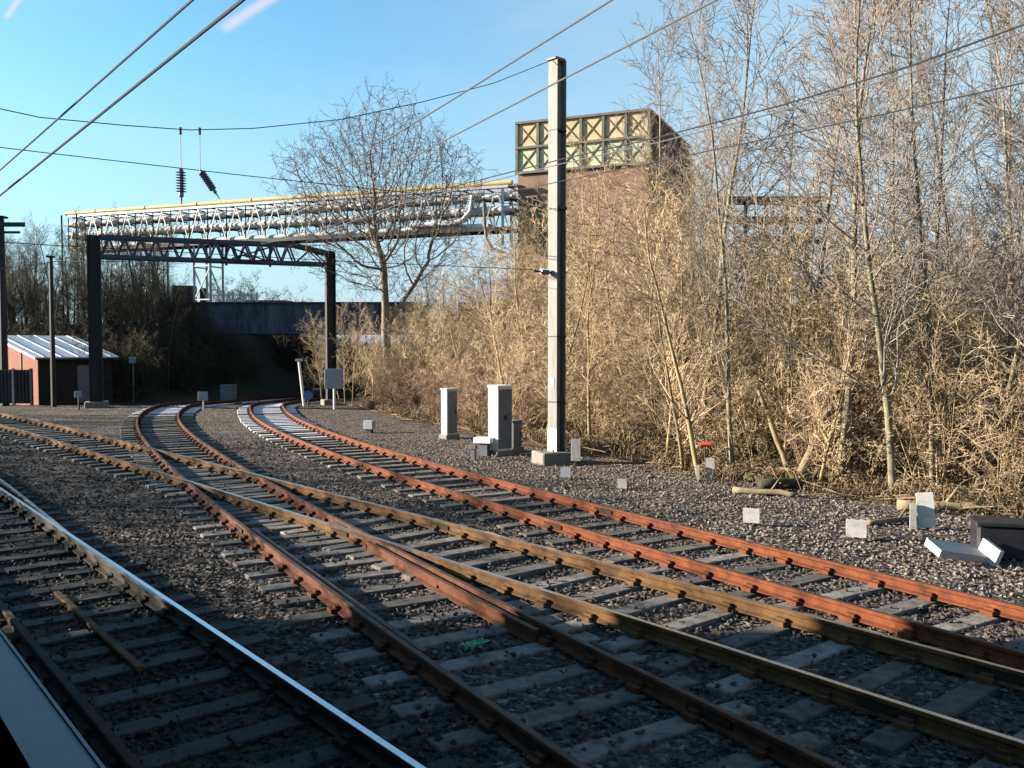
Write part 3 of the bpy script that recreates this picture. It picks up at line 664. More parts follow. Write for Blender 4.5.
# ------------------------------------------------------------------ road overbridge
def bridge():
    y0, y1, xl, xr = 70.0, 76.0, -27.0, -7.0; zb, zt = 4.0, 6.35
    root = thing('road_bridge', 'grey plate girder road bridge over the sidings', 'bridge', ((xl + xr) / 2, y0, zb))
    for yy in (y0, y1):
        mb = MB(); mb.box(((xl + xr) / 2, yy, (zb + zt) / 2), (xr - xl, .05, zt - zb), 'girder')
        mb.box(((xl + xr) / 2, yy, zt + .03), (xr - xl, .55, .06), 'girder'); mb.box(((xl + xr) / 2, yy, zb - .03), (xr - xl, .55, .06), 'girder'); mb.build('girder', root)
        for k in range(9):
            mb = MB(); x = xl + 1.2 + k * 2.2; mb.box((x, yy - .12, (zb + zt) / 2), (.1, .19, zt - zb - .01), 'girder'); mb.build('stiffener', root)
    mb = MB(); mb.box(((xl + xr) / 2, (y0 + y1) / 2, zb + .5), (xr - xl, y1 - y0 - .6, .35), 'abutment'); mb.build('deck', root)
    for x in (xl - 1.2, xr + 1.2):
        mb = MB(); mb.box((x, (y0 + y1) / 2, 1.5), (3.2, y1 - y0 + 1.4, 4.9), 'abutment'); mb.build('abutment', root)
    for s, x0, x1 in ((1, xr + 2.81, 30),):
        mb = MB(); mb.box(((x0 + x1) / 2, y0 + .3, 5.35), (x1 - x0, .4, 1.9), 'abutment'); mb.box(((x0 + x1) / 2, y0 + .3, 6.35), (x1 - x0, .55, .1), 'concrete'); mb.build('parapet', root)
    # white railing standing on the bridge left end
    rt = thing('white_railing', 'short white railing above the left end of the road bridge', 'railing', (-24, 77.6, 6.4))
    mb = MB()
    for k in range(26): mb.box((-26 + k * .16, 77.6, 6.95), (.05, .04, 1.2), 'white_paint')
    mb.box((-24, 77.63, 7.35), (4.2, .04, .07), 'white_paint'); mb.box((-24, 77.63, 6.6), (4.2, .04, .07), 'white_paint'); mb.build('panel', rt)
    for x in (-26.1, -24, -21.9): mb = MB(); mb.box((x, 77.6, 6.5), (.1, .1, 2.3), 'white_paint'); mb.build('post', rt)
    rt = thing('plant_tank', 'dark upright tank and box behind the white railing', 'tank', (-28.6, 80, 4.6))
    mb = MB(); mb.box((-29.0, 80, 6.6), (1.7, 1.4, 3.4), 'dark_steel'); mb.build('housing', rt)
    mb = MB(); mb.tube([(-27.3, 80, 4.6), (-27.3, 80, 8.1)], .35, 'dark_steel', 14); mb.build('stack', rt)
bridge()

# ------------------------------------------------------------------ pipe bridge
def pipe_bridge():
    L = Vector((-40.3, 84, 0)); Q = Vector((.1, 68.2, 0)); d = Q - L; span = d.length; d.normalize(); n = Vector((d.y, -d.x, 0))
    root = thing('pipe_bridge', 'long pipe bridge of white pipes under a yellow one, above the road bridge', 'pipe bridge', (L.x, L.y, 0))
    zb, zt = 11.75, 14.85; hw = 1.0
    def pt(s, o, z): v = L + d * s + n * o; return Vector((v.x, v.y, z))
    for o in (hw, -hw):
        mb = MB(); mb.bar(pt(0, o, zb), pt(span, o, zb), .16, .26, 'dark_steel'); mb.build('bottom_chord', root)
        mb = MB(); mb.bar(pt(0, o, zt), pt(span, o, zt), .14, .2, 'galv'); mb.build('top_chord', root)
        mb = MB(); N = 22; w = span / N
        for k in range(N):
            mb.bar(pt(k * w, o, zb + .1), pt(k * w + w / 2, o, zt - .1), .07, .07, 'galv'); mb.bar(pt(k * w + w / 2, o, zt - .1), pt(k * w + w, o, zb + .1), .07, .07, 'galv')
            mb.bar(pt(k * w, o, zb), pt(k * w, o, zt), .07, .07, 'dark_steel')
        mb.build('lattice', root)
    for k in range(N + 1):
        for z in (zb + .05, 12.9, 13.95, zt - .05): mb = MB(); mb.bar(pt(k * w, -hw, z), pt(k * w, hw, z), .08, .1, 'dark_steel'); mb.build('cross_beam', root)
    def pipe(o, z, r, m, s0=-.4, s1=None): 
        mb = MB(); s1 = span + .2 if s1 is None else s1; mb.tube([pt(s0, o, z), pt(s1, o, z)], r, m, 14)
        k = 3.0
        while k < s1 - 1: mb.tube([pt(k, o, z), pt(k + .12, o, z)], r + .035, m, 14); k += 5.7
        mb.build('pipe', root, smooth=False)
    pipe(.75, zt + .3, .19, 'yellow_paint', -.5)
    pipe(.2, zt + .2, .12, 'galv'); pipe(-.4, zt + .25, .16, 'pipe_brown')
    for o, r, m in ((.7, .17, 'white_paint'), (.1, .24, 'white_paint'), (-.55, .2, 'pipe_brown')): pipe(o, 13.95 + r + .05, r, m)
    for o, r, m in ((.62, .27, 'white_paint'), (-.1, .22, 'galv'), (-.7, .2, 'white_paint')): pipe(o, 12.9 + r + .05, r, m)
    for o, r, m in ((.68, .2, 'white_paint'), (.1, .2, 'cabinet_white'), (-.6, .26, 'pipe_brown')): pipe(o, zb + .1 + r, r, m, s1=span - 2)
    for o, z, m, r in ((.95, 13.2, 'white_paint', .22), (1.2, 12.2, 'tower_frame', .12)):
        mb = MB(); s = span - 3
        mb.tube([pt(s - 5, o + .15, z - .9), pt(s - 1.6, o + .15, z - .9), pt(s - .6, o + .15, z - .7), pt(s, o + .15, z), pt(s + .2, o + .15, z + 1.1)] if m == 'white_paint' else
                [pt(s + 1.2, o + .2, z + 1.6), pt(s + 1.25, o + .2, z), pt(s + 1.4, o + .2, z - 1.2), pt(s + 1.9, o + .2, z - 2.0), pt(s + 2.9, o + .2, z - 2.3)], r, m, 12); mb.build('bend_pipe', root)
    # trestles
    for s, wd in ((span * .19, 2.0), (span * .225, 0), (span * .325, 2.0), (span * .365, 0)):
        mb = MB()
        zg = 3.5
        for o in (-.8, .8): mb.bar(pt(s, o, zg), pt(s, o, zb - .13), .16, .16, 'galv')
        mb.bar(pt(s, -.8, 9.8), pt(s, .8, 9.8), .12, .12, 'galv'); mb.bar(pt(s, -.8, 7.0), pt(s, .8, 9.6), .1, .1, 'galv')
        mb.build('trestle_leg', root)
    for s0, s1 in ((.19, .225), (.325, .365)):
        mb = MB(); a, b = span * s0, span * s1
        mb.bar(pt(a, .8, 9.9), pt(b, .8, 9.9), .12, .12, 'galv'); mb.bar(pt(a, .8, 7.0), pt(b, .8, 9.8), .1, .1, 'galv'); mb.bar(pt(a, .8, 7.0), pt(b, .8, 7.0), .1, .1, 'galv'); mb.build('trestle_brace', root)
    # end tower of scaffolding at the left
    mb = MB()
    for s in (-.6, 1.2):
        for o in (-1.2, 1.2): mb.bar(pt(s, o, 4), pt(s, o, zt + .1), .11, .11, 'dark_steel')
    for z in (9, 11, 12.5, 14):
        for o in (-1.2, 1.2): mb.bar(pt(-1.0, o, z), pt(1.6, o, z), .09, .09, 'dark_steel')
    mb.build('end_frame', root)
    mb = MB()
    for o in (-.9, .9): mb.bar(pt(span - .5, o, zb - 1.2), pt(span - .5, o, zt), .22, .22, 'white_paint')
    mb.build('end_post', root)
pipe_bridge()

# ------------------------------------------------------------------ transfer tower
def tower():
    P1 = Vector((.38, 68, 0)); P2 = Vector((9.65, 64, 0)); u = (P2 - P1); Lu = u.length; u.normalize(); v = Vector((-u.y, u.x, 0)); Lv = 13.0
    root = thing('transfer_tower', 'square brown tower clad in pink and green panels above the thicket', 'tower', (P1.x, P1.y, 0))
    zt = 19.6; zm = zt - 3.7
    a = math.atan2(u.y, u.x)
    def P(s, t, z): q = P1 + u * s + v * t; return Vector((q.x, q.y, z))
    mb = MB(); c = P(Lu / 2, Lv / 2, zm / 2); mb.box(c, (Lu - .1, Lv - .1, zm), 'tower_brown', a); mb.build('lower_wall', root)
    mb = MB(); c = P(Lu / 2, Lv / 2, (zm + zt) / 2); mb.box(c, (Lu - .2, Lv - .2, zt - zm - .004), 'tower_brown', a); mb.build('upper_wall', root)
    n = 6; w = Lu / n
    for r, (z0, z1) in enumerate(((zm, zm + 1.85), (zm + 1.85, zt))):
        for k in range(n):
            mb = MB(); c = P(w * (k + .5), .06, (z0 + z1) / 2); mb.box(c, (w - .16, .1, z1 - z0 - .16), 'tower_green' if r == 0 else 'tower_pink', a)
            for s in (-1, 1):
                mb.bar(P(w * (k + .5 - .43 * s), -.02, z0 + .12), P(w * (k + .5 + .43 * s), -.02, z1 - .12), .05, .05, 'pipe_brown')
            mb.build('panel', root)
    mb = MB()
    for k in range(n + 1): mb.bar(P(w * k, -.05, zm), P(w * k, -.05, zt), .13, .2, 'tower_frame', up=(u.x, u.y, 0))
    for z in (zm + .02, zm + 1.85, zt): mb.bar(P(-.1, -.07, z), P(Lu + .1, -.07, z), .2, .17, 'tower_frame')
    for k in range(1, 8):
        mb.bar(P(Lu + .0, Lv * k / 8, zm), P(Lu + .0, Lv * k / 8, zt), .16, .16, 'tower_brown')
    mb.bar(P(Lu + .02, 0, zt), P(Lu + .02, Lv, zt), .2, .16, 'tower_brown'); mb.build('frame', root)
    mb = MB(); mb.tube([P(Lu + .4, Lv - 1, 6), P(Lu + .4, Lv - 1, zt - 4), P(Lu + .4, Lv - 2.2, zt - 1.4), P(Lu + .3, Lv - 3.4, zt - .6)], .35, 'concrete_pale', 10); mb.build('duct', root)
    # rusty conveyor galleries right of the tower
    for label, px0, px1, y, zt_, rows in (('rusty steel platform frame right of the tower, behind bare trees', 715, 818, 202, 58, 3), ('low rusty roofed frame far right behind the bare trees', 875, 940, 258, 55, 2)):
        dd = zt_; p0 = at(px0, y, dd); p1 = at(px1, y, dd); z1 = p0.z
        rt = thing('conveyor_frame', label, 'steel frame', (p0.x, dd, 1))
        for k in range(rows):
            z = z1 - k * 1.25; mb = MB(); mb.box(((p0.x + p1.x) / 2 + k * .6, dd, z), (p1.x - p0.x - k * .8, 2.2, .22), 'pipe_brown' if k != 1 else 'rust_dark'); mb.build('platform', rt)
        for k in range(5):
            x = p0.x + (p1.x - p0.x) * (.08 + .2 * k); mb = MB(); mb.bar((x, dd, .8), (x, dd, z1 - .11), .2, .2, 'rust_dark'); mb.build('post', rt)
tower()

# ------------------------------------------------------------------ distant things beyond the bridge
def distant():
    mb = MB(); c = at(272, 303, 120); mb.box((c.x, 120, c.z / 2), (5, 6, c.z), 'dark_steel')
    rt = thing('flat_roofed_building', 'small dark flat roofed building beyond the road bridge', 'building', (c.x, 120, 0)); mb.build('wall', rt)
    mb = MB(); mb.box((c.x, 120, c.z + .1), (5.4, 6.4, .2), 'concrete'); mb.build('roof', rt)
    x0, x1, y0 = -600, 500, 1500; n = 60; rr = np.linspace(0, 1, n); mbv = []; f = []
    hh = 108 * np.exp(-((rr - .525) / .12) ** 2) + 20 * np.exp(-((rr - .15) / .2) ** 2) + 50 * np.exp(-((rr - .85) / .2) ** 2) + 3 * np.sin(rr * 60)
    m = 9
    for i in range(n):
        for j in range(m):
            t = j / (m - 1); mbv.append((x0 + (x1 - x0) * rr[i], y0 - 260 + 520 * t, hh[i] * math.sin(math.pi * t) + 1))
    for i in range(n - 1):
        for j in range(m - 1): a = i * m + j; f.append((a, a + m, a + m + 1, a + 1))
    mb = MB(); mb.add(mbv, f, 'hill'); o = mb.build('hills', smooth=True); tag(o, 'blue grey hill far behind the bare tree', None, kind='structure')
distant()

# ------------------------------------------------------------------ wires
def wire(label, pts, r, m='wire', name='overhead_wire', sag=0):
    P = [Vector(p) for p in pts]
    if len(P) == 2 and sag:
        a, b = P; P = [a.lerp(b, t / 16) - Vector((0, 0, 4 * sag * (t / 16) * (1 - t / 16))) for t in range(17)]
    mb = MB(); mb.tube([p - P[0] for p in P], r, m, 6); o = mb.build(name); o.location = P[0]
    return tag(o, label, 'wire')
def ext(a, b, t): return a + (b - a) * t
def lin(p, q, d0, d1, za, zb, tn, tf):
    pass
w2a = at(255, 0, 4.6); w2b = at(0, 200, 10.9)
wire('thicker dark wire, lower of two crossing the top left corner', [ext(w2a, w2b, -.9), w2a, w2b, ext(w2a, w2b, 2.6)], .011)
w1a = at(205, 0, 6.65); w1b = at(0, 176, 13.5)
wire('thinner dark wire, upper of two crossing the top left corner', [ext(w1a, w1b, -.9), w1a, w1b, ext(w1a, w1b, 2.4)], .011)
# catenary over the right hand tracks
gat = lambda px, z, dd: Vector(((px - 512) / F * dd, dd, z))
c5 = [at(1024, 27, 8.1), at(900, 72, 9.3), at(780, 108, 10.9), at(660, 139, 12.9), at(560, 161.5, 15.4), at(470, 184, 18.2), at(400, 202, 22), at(330, 228, 30), at(262, 243, 46)]
wire('dark messenger wire running in front of the mast from the right edge', [ext(c5[0], c5[1], -1.5)] + c5, .010)
c5b = [p + Vector((.02, 0, -.055 - .004 * i)) for i, p in enumerate(c5)]
wire('pale steel wire just beneath the dark messenger wire', [ext(c5b[0], c5b[1], -1.5)] + c5b, .009, 'wire_pale')
c6 = [at(1024, 85, 6.4), at(880, 117, 7.5), at(760, 142, 8.7), at(640, 167, 10.4), at(515, 192, 13), at(430, 212, 16), at(360, 229, 22), at(290, 247, 45)]
wire('contact wire crossing the grey mast lowest from the right edge', [ext(c6[0], c6[1], -1.5)] + c6, .006)
c7 = [at(620, 0, 7.7), at(450, 105, 11.06), at(350, 165, 14.4), at(240, 232, 45)]
wire('pale wire rising to the top edge, left of its twin', [ext(c7[0], c7[1], -1.2)] + c7, .010, 'wire_pale')
c8 = [at(725, 0, 7.7), at(480, 125, 12.07), at(370, 182, 16), at(250, 235, 45.2)]
wire('pale wire rising to the top edge, right of its twin', [ext(c8[0], c8[1], -1.2)] + c8, .010, 'wire_pale')
# headspan from the mast to the left
def hs(t, z): return Vector((1.2 - .83 * t, 23.5 - .55 * t, z))
top = [(0.15, 10.4), (2, 9.5), (4, 8.75), (6, 8.08), (8, 7.62), (9.3, 7.42), (10.5, 7.35), (12, 7.3), (14, 7.5), (17, 8.2), (20, 9.2), (22.6, 10.3)]
wire('headspan cable sagging left from the top of the mast', [hs(t, z) for t, z in top], .010, name='headspan_cable')
low = [(0.15, 6.6), (4, 6.62), (8, 6.62), (12, 6.66), (17, 6.75), (22.6, 6.9)]
wire('level cross span cable from the dark clamp on the mast', [hs(t, z) for t, z in low], .009, name='headspan_cable')
wire('lowest cross span cable from the insulator arm on the mast', [hs(.8, 5.0), hs(6, 4.95), hs(12, 4.95), hs(22.6, 5.1)], .008, name='headspan_cable')
def left_mast():
    p = hs(22.8, 0); x, y = p.x, p.y
    root = thing('catenary_mast', 'grey steel mast at the far end of the headspan, out of view left', 'mast', (x, y, 0))
    mb = MB(); ibeam(mb, (x, y), 10.6, .36, .4, R(33), 'grey_steel', 0); mb.build('column', root)
    mb = MB(); mb.bevbox((x, y, .1), (.85, .85, .4), 'concrete', R(33), .03); mb.build('foundation', root)
left_mast()
def dropper(px, tilt, label):
    f = px / F - 512 / F
    # depth along the headspan where that bearing meets it
    t = (1.2 - f * 23.5) / (.83 - f * .55); zt = np.interp(t, [a for a, b in top], [b for a, b in top])
    p = hs(t, zt); root = thing('insulator_dropper', label, 'insulator', tuple(p))
    k = Vector((.5 * tilt, 0, 0))
    za = 6.62
    mb = MB(); mb.tube([p, Vector((p.x, p.y, za))], .008, 'wire', 6); mb.build('hanger', root)
    mb = MB(); mb.tube([p + Vector((0, 0, .04)), p - Vector((0, 0, .1))], .03, 'dark_steel', 8); mb.build('clamp', root)
    a = Vector((p.x, p.y, za + .02)); b = a + Vector((.42 * tilt, -.1 * tilt, -.60 if tilt else -.72)); d = (b - a)
    prof = [(0, .03), (.06, .05)]
    for i in range(8): prof += [(.1 + i * .075, .045), (.125 + i * .075, .105), (.15 + i * .075, .045)]
    prof += [(.78, .05), (.82, .02), (1, .012)]
    if tilt: prof = [(q, r * .75) for q, r in prof]
    mb = MB(); mb.tube([a + d * q for q, r in prof], [r for q, r in prof], 'insulator', 12); mb.build('insulator', root)
dropper(184, 0, 'dark insulator hanging straight down from the headspan cable')
dropper(203, 1, 'dark insulator hanging at a slant beside the straight one')
# lineside telegraph wires at the left
wire('thin wire from the slim pole to the gantry left leg', [at(53, 262, 45.5), at(135, 262, 44.3)], .02, 'wire_pale')
wire('upper thin wire sloping over the shed from the left edge', [at(-60, 278, 40), at(58, 262, 45.5)], .018, 'wire_pale')

# ------------------------------------------------------------------ trees
class Wood:
    """collects limbs and turns them into tube meshes"""
    def __init__(s, seed): s.g = random.Random(seed); s.big = []; s.fine = []
    def limb(s, p, d, L, r, lv, cfg):
        g = s.g; c = cfg[lv]; n = c['n']; pts = [Vector(p)]; d = Vector(d).normalized(); dirs = [d.copy()]
        for i in range(n):
            w = c['wig']; d = (d + Vector((g.gauss(0, w), g.gauss(0, w), g.gauss(0, w) + c['up']))).normalized()
            pts.append(pts[-1] + d * (L / n)); dirs.append(d.copy())
        rs = [max(r * (1 - c['taper'] * i / n), c.get('rmin', .006)) for i in range(n + 1)]
        (s.big if lv < c['split'] else s.fine).append((pts, rs))
        if lv + 1 < len(cfg):
            k = cfg[lv + 1]; m = k['kids']; m = int(m + g.random() * .999)
            for q in range(m):
                t = k['t0'] + (1 - k['t0']) * (q + g.random()) / m; t = min(t, .98)
                i = min(int(t * n), n - 1); u = t * n - i; b = pts[i].lerp(pts[i + 1], u); dd = dirs[i + 1]
                ax = dd.cross(Vector((g.gauss(0, 1), g.gauss(0, 1), g.gauss(0, 1)))).normalized()
                nd = Matrix.Rotation(R(g.uniform(*k['ang'])), 3, ax) @ dd
                s.limb(b, nd, L * k['len'] * g.uniform(.65, 1.2) * (1 - k['short'] * t), max(rs[i] * k['rr'], k.get('rmin', .006)), lv + 1, cfg)
    @staticmethod
    def mesh(name, limbs, sides, mats):
        V = []; Fc = []; o = 0
        for pts, rs in limbs:
            P = np.array(pts); n = len(P); T = np.gradient(P, axis=0); T /= np.linalg.norm(T, axis=1)[:, None] + 1e-9
            ref = np.array((.31, .87, .38)) if abs(T[0] @ np.array((.31, .87, .38))) < .9 else np.array((1., 0, 0))
            X = np.cross(T, ref); X /= np.linalg.norm(X, axis=1)[:, None] + 1e-9; Y = np.cross(T, X)
            a = np.arange(sides) * 2 * np.pi / sides; r = np.array(rs)[:, None, None]
            v = P[:, None, :] + r * (X[:, None, :] * np.cos(a)[None, :, None] + Y[:, None, :] * np.sin(a)[None, :, None])
            V.append(v.reshape(-1, 3)); i, k = np.meshgrid(np.arange(n - 1), np.arange(sides), indexing='ij')
            A_ = (i * sides + k).ravel() + o; B_ = (i * sides + (k + 1) % sides).ravel() + o
            Fc.append(np.stack([A_, B_, B_ + sides, A_ + sides], 1)); o += n * sides
        return quads(name, np.vstack(V), np.vstack(Fc), mats, smooth=True)
def plant(name, seed, H, cfg, bark, twig, stems=1, spread=0, r0=.1, crown='crown', tsides=7, lean=.08):
    w = Wood(seed); g = w.g
    for i in range(stems):
        a = g.random() * 6.28; rr = spread * g.random() ** .5
        w.limb((math.cos(a) * rr, math.sin(a) * rr, -.15), (math.cos(a) * (lean + (.35 * rr / max(spread, .01) if stems > 1 else 0)) , math.sin(a) * (lean + (.35 * rr / max(spread, .01) if stems > 1 else 0)), 1), H * (g.uniform(.6, 1.05) if stems > 1 else 1), r0 * (g.uniform(.6, 1.2) if stems > 1 else 1), 0, cfg)
    o = bpy.data.objects.new(name, None); COL.objects.link(o)
    t = bpy.data.objects.new('trunk' if stems == 1 else 'stem', Wood.mesh('trunk', w.big, tsides, [M[bark]])); COL.objects.link(t); t.parent = o
    c = bpy.data.objects.new(crown, Wood.mesh('crown', w.fine, 3, [M[twig]])); COL.objects.link(c); c.parent = o
    return o
def lvl(n, wig, up, taper, split=2, kids=0, t0=.3, ang=(30, 60), len=.5, short=.4, rr=.55, rmin=.006):
    return dict(n=n, wig=wig, up=up, taper=taper, split=split, kids=kids, t0=t0, ang=ang, len=len, short=short, rr=rr, rmin=rmin)

# the broad bare tree left of the tower
def oak_cfg():
    return [lvl(10, .05, .03, .85), lvl(8, .10, .07, .85, kids=13, t0=.26, ang=(24, 52), len=.42, short=.3, rr=.62, rmin=.03),
            lvl(6, .14, .05, .8, kids=11, t0=.2, ang=(22, 52), len=.42, short=.3, rr=.5, rmin=.018),
            lvl(4, .16, .04, .7, kids=8, t0=.2, ang=(22, 52), len=.5, short=.3, rr=.5, rmin=.012),
            lvl(3, .2, .03, .6, kids=5, t0=.15, ang=(22, 52), len=.5, short=.3, rr=.6, rmin=.009)]
def birch_cfg():
    return [lvl(12, .035, .02, .85), lvl(6, .10, .10, .8, split=1, kids=30, t0=.15, ang=(25, 55), len=.30, short=.6, rr=.38, rmin=.01),
            lvl(4, .14, .04, .7, split=1, kids=9, t0=.12, ang=(25, 55), len=.48, short=.3, rr=.5, rmin=.007),
            lvl(3, .18, .0, .6, split=1, kids=6, t0=.1, ang=(25, 55), len=.5, short=.3, rr=.6, rmin=.0055)]
def sapling_cfg():
    return [lvl(9, .05, .03, .85), lvl(5, .12, .08, .8, split=1, kids=20, t0=.12, ang=(25, 60), len=.34, short=.5, rr=.42, rmin=.009),
            lvl(4, .16, .03, .7, split=1, kids=7, t0=.12, ang=(25, 60), len=.48, short=.3, rr=.55, rmin=.007),
            lvl(3, .2, .0, .6, split=1, kids=5, t0=.1, ang=(25, 60), len=.5, short=.3, rr=.6, rmin=.006)]
def shrub_cfg():
    return [lvl(7, .09, .02, .8), lvl(4, .16, .03, .8, split=1, kids=9, t0=.12, ang=(25, 65), len=.36, short=.3, rr=.5, rmin=.008),
            lvl(3, .2, .0, .7, split=1, kids=6, t0=.1, ang=(25, 70), len=.5, short=.3, rr=.6, rmin=.0065),
            lvl(2, .25, .0, .6, split=1, kids=4, t0=.1, ang=(25, 70), len=.5, short=.3, rr=.7, rmin=.006)]
used = {}
def put(proto, x, y, rot, sc, label, cat, group=None, sz=None):
    if proto.name not in used: o = proto; used[proto.name] = 1
    else: o = copy_tree(proto)
    o.location = (x, y, Z(x, y) - .02); lean = math.radians(7) if cat == 'tree' and group else 0
    o.rotation_euler = (rnd.uniform(-lean, lean), rnd.uniform(-lean, lean), rot); wv = sc * (rnd.uniform(.85, 1.3) if lean else 1); o.scale = (wv, wv, sz or sc)
    for k in ('label', 'category', 'group'):
        if k in o: del o[k]
    return tag(o, label, cat, group)

def domed():
    # limbs grow towards points spread through a domed crown
    gg = np.random.default_rng(12); n = 6000
    P = gg.normal(size=(n, 3)); P /= np.linalg.norm(P, axis=1)[:, None]; P *= (gg.random(n) ** .42)[:, None]
    lump = 1 + .10 * np.sin(P[:, 0] * 5 + 1) * np.cos(P[:, 1] * 4) + .08 * np.sin(P[:, 2] * 7)
    P = P * lump[:, None] * np.array((5.7, 4.6, 5.6)) + np.array((-.1, 0, 11.2)); P = P[P[:, 2] > 5.2 + .35 * np.abs(P[:, 0])]
    N = [np.array((0, 0, -.2))]; par = [-1]; z = 0
    while z < 5.0: z += .35; N.append(np.array((.05 * math.sin(z), .04 * math.cos(z * 1.3), z))); par.append(len(N) - 2)
    fork = len(N) - 4; q = N[fork].copy(); pi = fork
    for k in range(9): q = q + np.array((.2, -.03, .29)); N.append(q.copy()); par.append(pi); pi = len(N) - 1
    pi = fork + 3; q = N[pi].copy()
    for k in range(7): q = q + np.array((-.02, .02, .35)); N.append(q.copy()); par.append(pi); pi = len(N) - 1
    best = np.full(len(P), 1e9); who = np.zeros(len(P), int)
    def see(i0):
        nonlocal best, who
        for i in range(i0, len(N)):
            d = np.linalg.norm(P - N[i], axis=1); m = d < best; best[m] = d[m]; who[m] = i
    see(0); alive = best > .55
    for it in range(160):
        m = alive & (best < 4.5)
        if not m.any(): break
        acc = {}
        idx = np.nonzero(m)[0]; D = P[idx] - np.array(N)[who[idx]]; D /= np.linalg.norm(D, axis=1)[:, None]
        for w, v in zip(who[idx], D): acc[w] = acc.get(w, 0) + v
        i0 = len(N)
        for w, v in acc.items():
            L = np.linalg.norm(v)
            if L < 1e-3: continue
            v = v / L + gg.normal(0, .16, 3) + np.array((0, 0, .06)); v /= np.linalg.norm(v); N.append(N[w] + v * .30); par.append(w)
        if len(N) == i0 or len(N) > 16000: break
        see(i0); alive &= best > .36
    kids = [[] for _ in N]
    for i, p in enumerate(par):
        if p >= 0: kids[p].append(i)
    area = np.zeros(len(N))
    for i in range(len(N) - 1, -1, -1): area[i] += 1e-9 if kids[i] else 1.0
    for i in range(len(N) - 1, 0, -1): area[par[i]] += area[i]
    rad = np.clip(.0085 * area ** .47, .011, .29)
    w = Wood(5)
    def walk(i, p):
        st = [(i, p)]
        while st:
            i, p = st.pop(); pts = [N[p]] if p >= 0 else []; rs = [rad[i]] if p >= 0 else []
            while True:
                pts.append(N[i]); rs.append(rad[i])
                if not kids[i]: break
                ks = sorted(kids[i], key=lambda k: -area[k])
                for k in ks[1:]: st.append((k, i))
                i = ks[0]
            (w.big if max(rs) > .03 else w.fine).append(([Vector(v) for v in pts], [float(r) for r in rs]))
    walk(0, -1)
    cfg = [lvl(3, .16, .05, .5, split=0, rmin=.008), lvl(2, .2, .03, .5, split=0, kids=3, t0=.15, ang=(25, 55), len=.6, short=.3, rr=.8, rmin=.007)]
    for i in range(len(N)):
        if rad[i] < .03 and (not kids[i] or gg.random() < .35):
            d = N[i] - N[par[i]]; d = d / np.linalg.norm(d) + gg.normal(0, .5, 3); w.limb(N[i], d, .75 if not kids[i] else .5, .009, 0, cfg)
    o = bpy.data.objects.new('bare_tree', None); COL.objects.link(o)
    t = bpy.data.objects.new('trunk', Wood.mesh('trunk', w.big, 8, [M['bark_grey']])); COL.objects.link(t); t.parent = o
    t = bpy.data.objects.new('crown', Wood.mesh('crown', w.fine, 3, [M['twig_plum']])); COL.objects.link(t); t.parent = o
    return o
BIG = domed()
put(BIG, -6.9, 49.5, 0, 1.0, 'broad bare tree with a forked trunk between gantry and tower', 'tree')
birches = [plant('birch_tree', 30 + i, (12.5, 11.2, 13.2)[i], birch_cfg(), 'bark_grey', 'twig_grey', r0=.075) for i in range(3)]
saplings = [plant('sapling_tree', 50 + i, (7.0, 6.2, 7.6)[i], sapling_cfg(), 'bark_tan', 'twig_tan', r0=.06) for i in range(3)]
shrubs = [plant('bare_shrub', 70 + i, (3.6, 3.0, 4.2)[i], shrub_cfg(), 'bark_tan', ('twig_tan', 'twig_red', 'twig_tan')[i], stems=11, spread=.55, r0=.028, crown='twigs', tsides=4) for i in range(3)]
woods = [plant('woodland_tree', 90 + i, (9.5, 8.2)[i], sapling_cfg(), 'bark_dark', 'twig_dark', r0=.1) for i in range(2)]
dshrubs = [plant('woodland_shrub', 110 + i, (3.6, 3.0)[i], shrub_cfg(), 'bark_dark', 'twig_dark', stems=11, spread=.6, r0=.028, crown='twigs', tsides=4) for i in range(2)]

g = random.Random(99)
def hedge_x(y): return float(np.interp(y, HY, HX))
# thicket right of the line: front row of shrubs, saplings behind, tall birches on the right
LS = 'tangled bare tan shrub in the thicket right of the tracks'
LSA = 'slender bare sapling in the thicket right of the tracks'
LB = 'tall pale birch with fine bare twigs above the thicket on the right'
cnt = 0
for row, (o0, o1, step) in enumerate(((.5, 1.2, 1.05), (1.8, 3.2, 1.35), (4, 6.5, 1.8))):
    y = 12.0
    while y < 60:
        x = hedge_x(y) + g.uniform(o0, o1) * 1.3
        f = x / y
        if -.25 < f < .66:
            sc = g.uniform(.75, 1.15) * (.8 if row == 0 else 1.1)
            if y > 40: sc *= .95
            put(g.choice(shrubs), x, y, g.random() * 6.28, sc, LS, 'shrub', 'bare shrubs of the right hand thicket'); cnt += 1
        y += step * g.uniform(.7, 1.3)
y = 13.0
while y < 58:
    for o in (g.uniform(1.8, 4.5), g.uniform(5, 9), g.uniform(9, 14)):
        x = hedge_x(y) + o * 1.3; f = x / y
        if -.25 < f < .66 and not (y > 38 and f < .0 and o > 7):
            put(g.choice(saplings), x, y + g.uniform(-.5, .5), g.random() * 6.28, g.uniform(.8, 1.15) * (.9 if f < 0 else 1.12 if f < .22 else .92), LSA, 'tree', 'saplings of the right hand thicket'); cnt += 1
    y += g.uniform(1.1, 1.8)
for px, d in ((700, 24), (735, 21), (770, 26), (800, 22), (840, 19.5), (870, 25), (900, 21), (935, 18.2), (965, 23), (990, 18.5), (1010, 21), (1040, 17), (660, 30), (1005, 27), (1075, 22), (690, 36), (925, 24), (895, 18)):
    x = (px - 512) / F * d
    put(g.choice(birches), x, d, g.random() * 6.28, g.uniform(.85, 1.1), LB, 'tree', 'birches of the right hand thicket'); cnt += 1
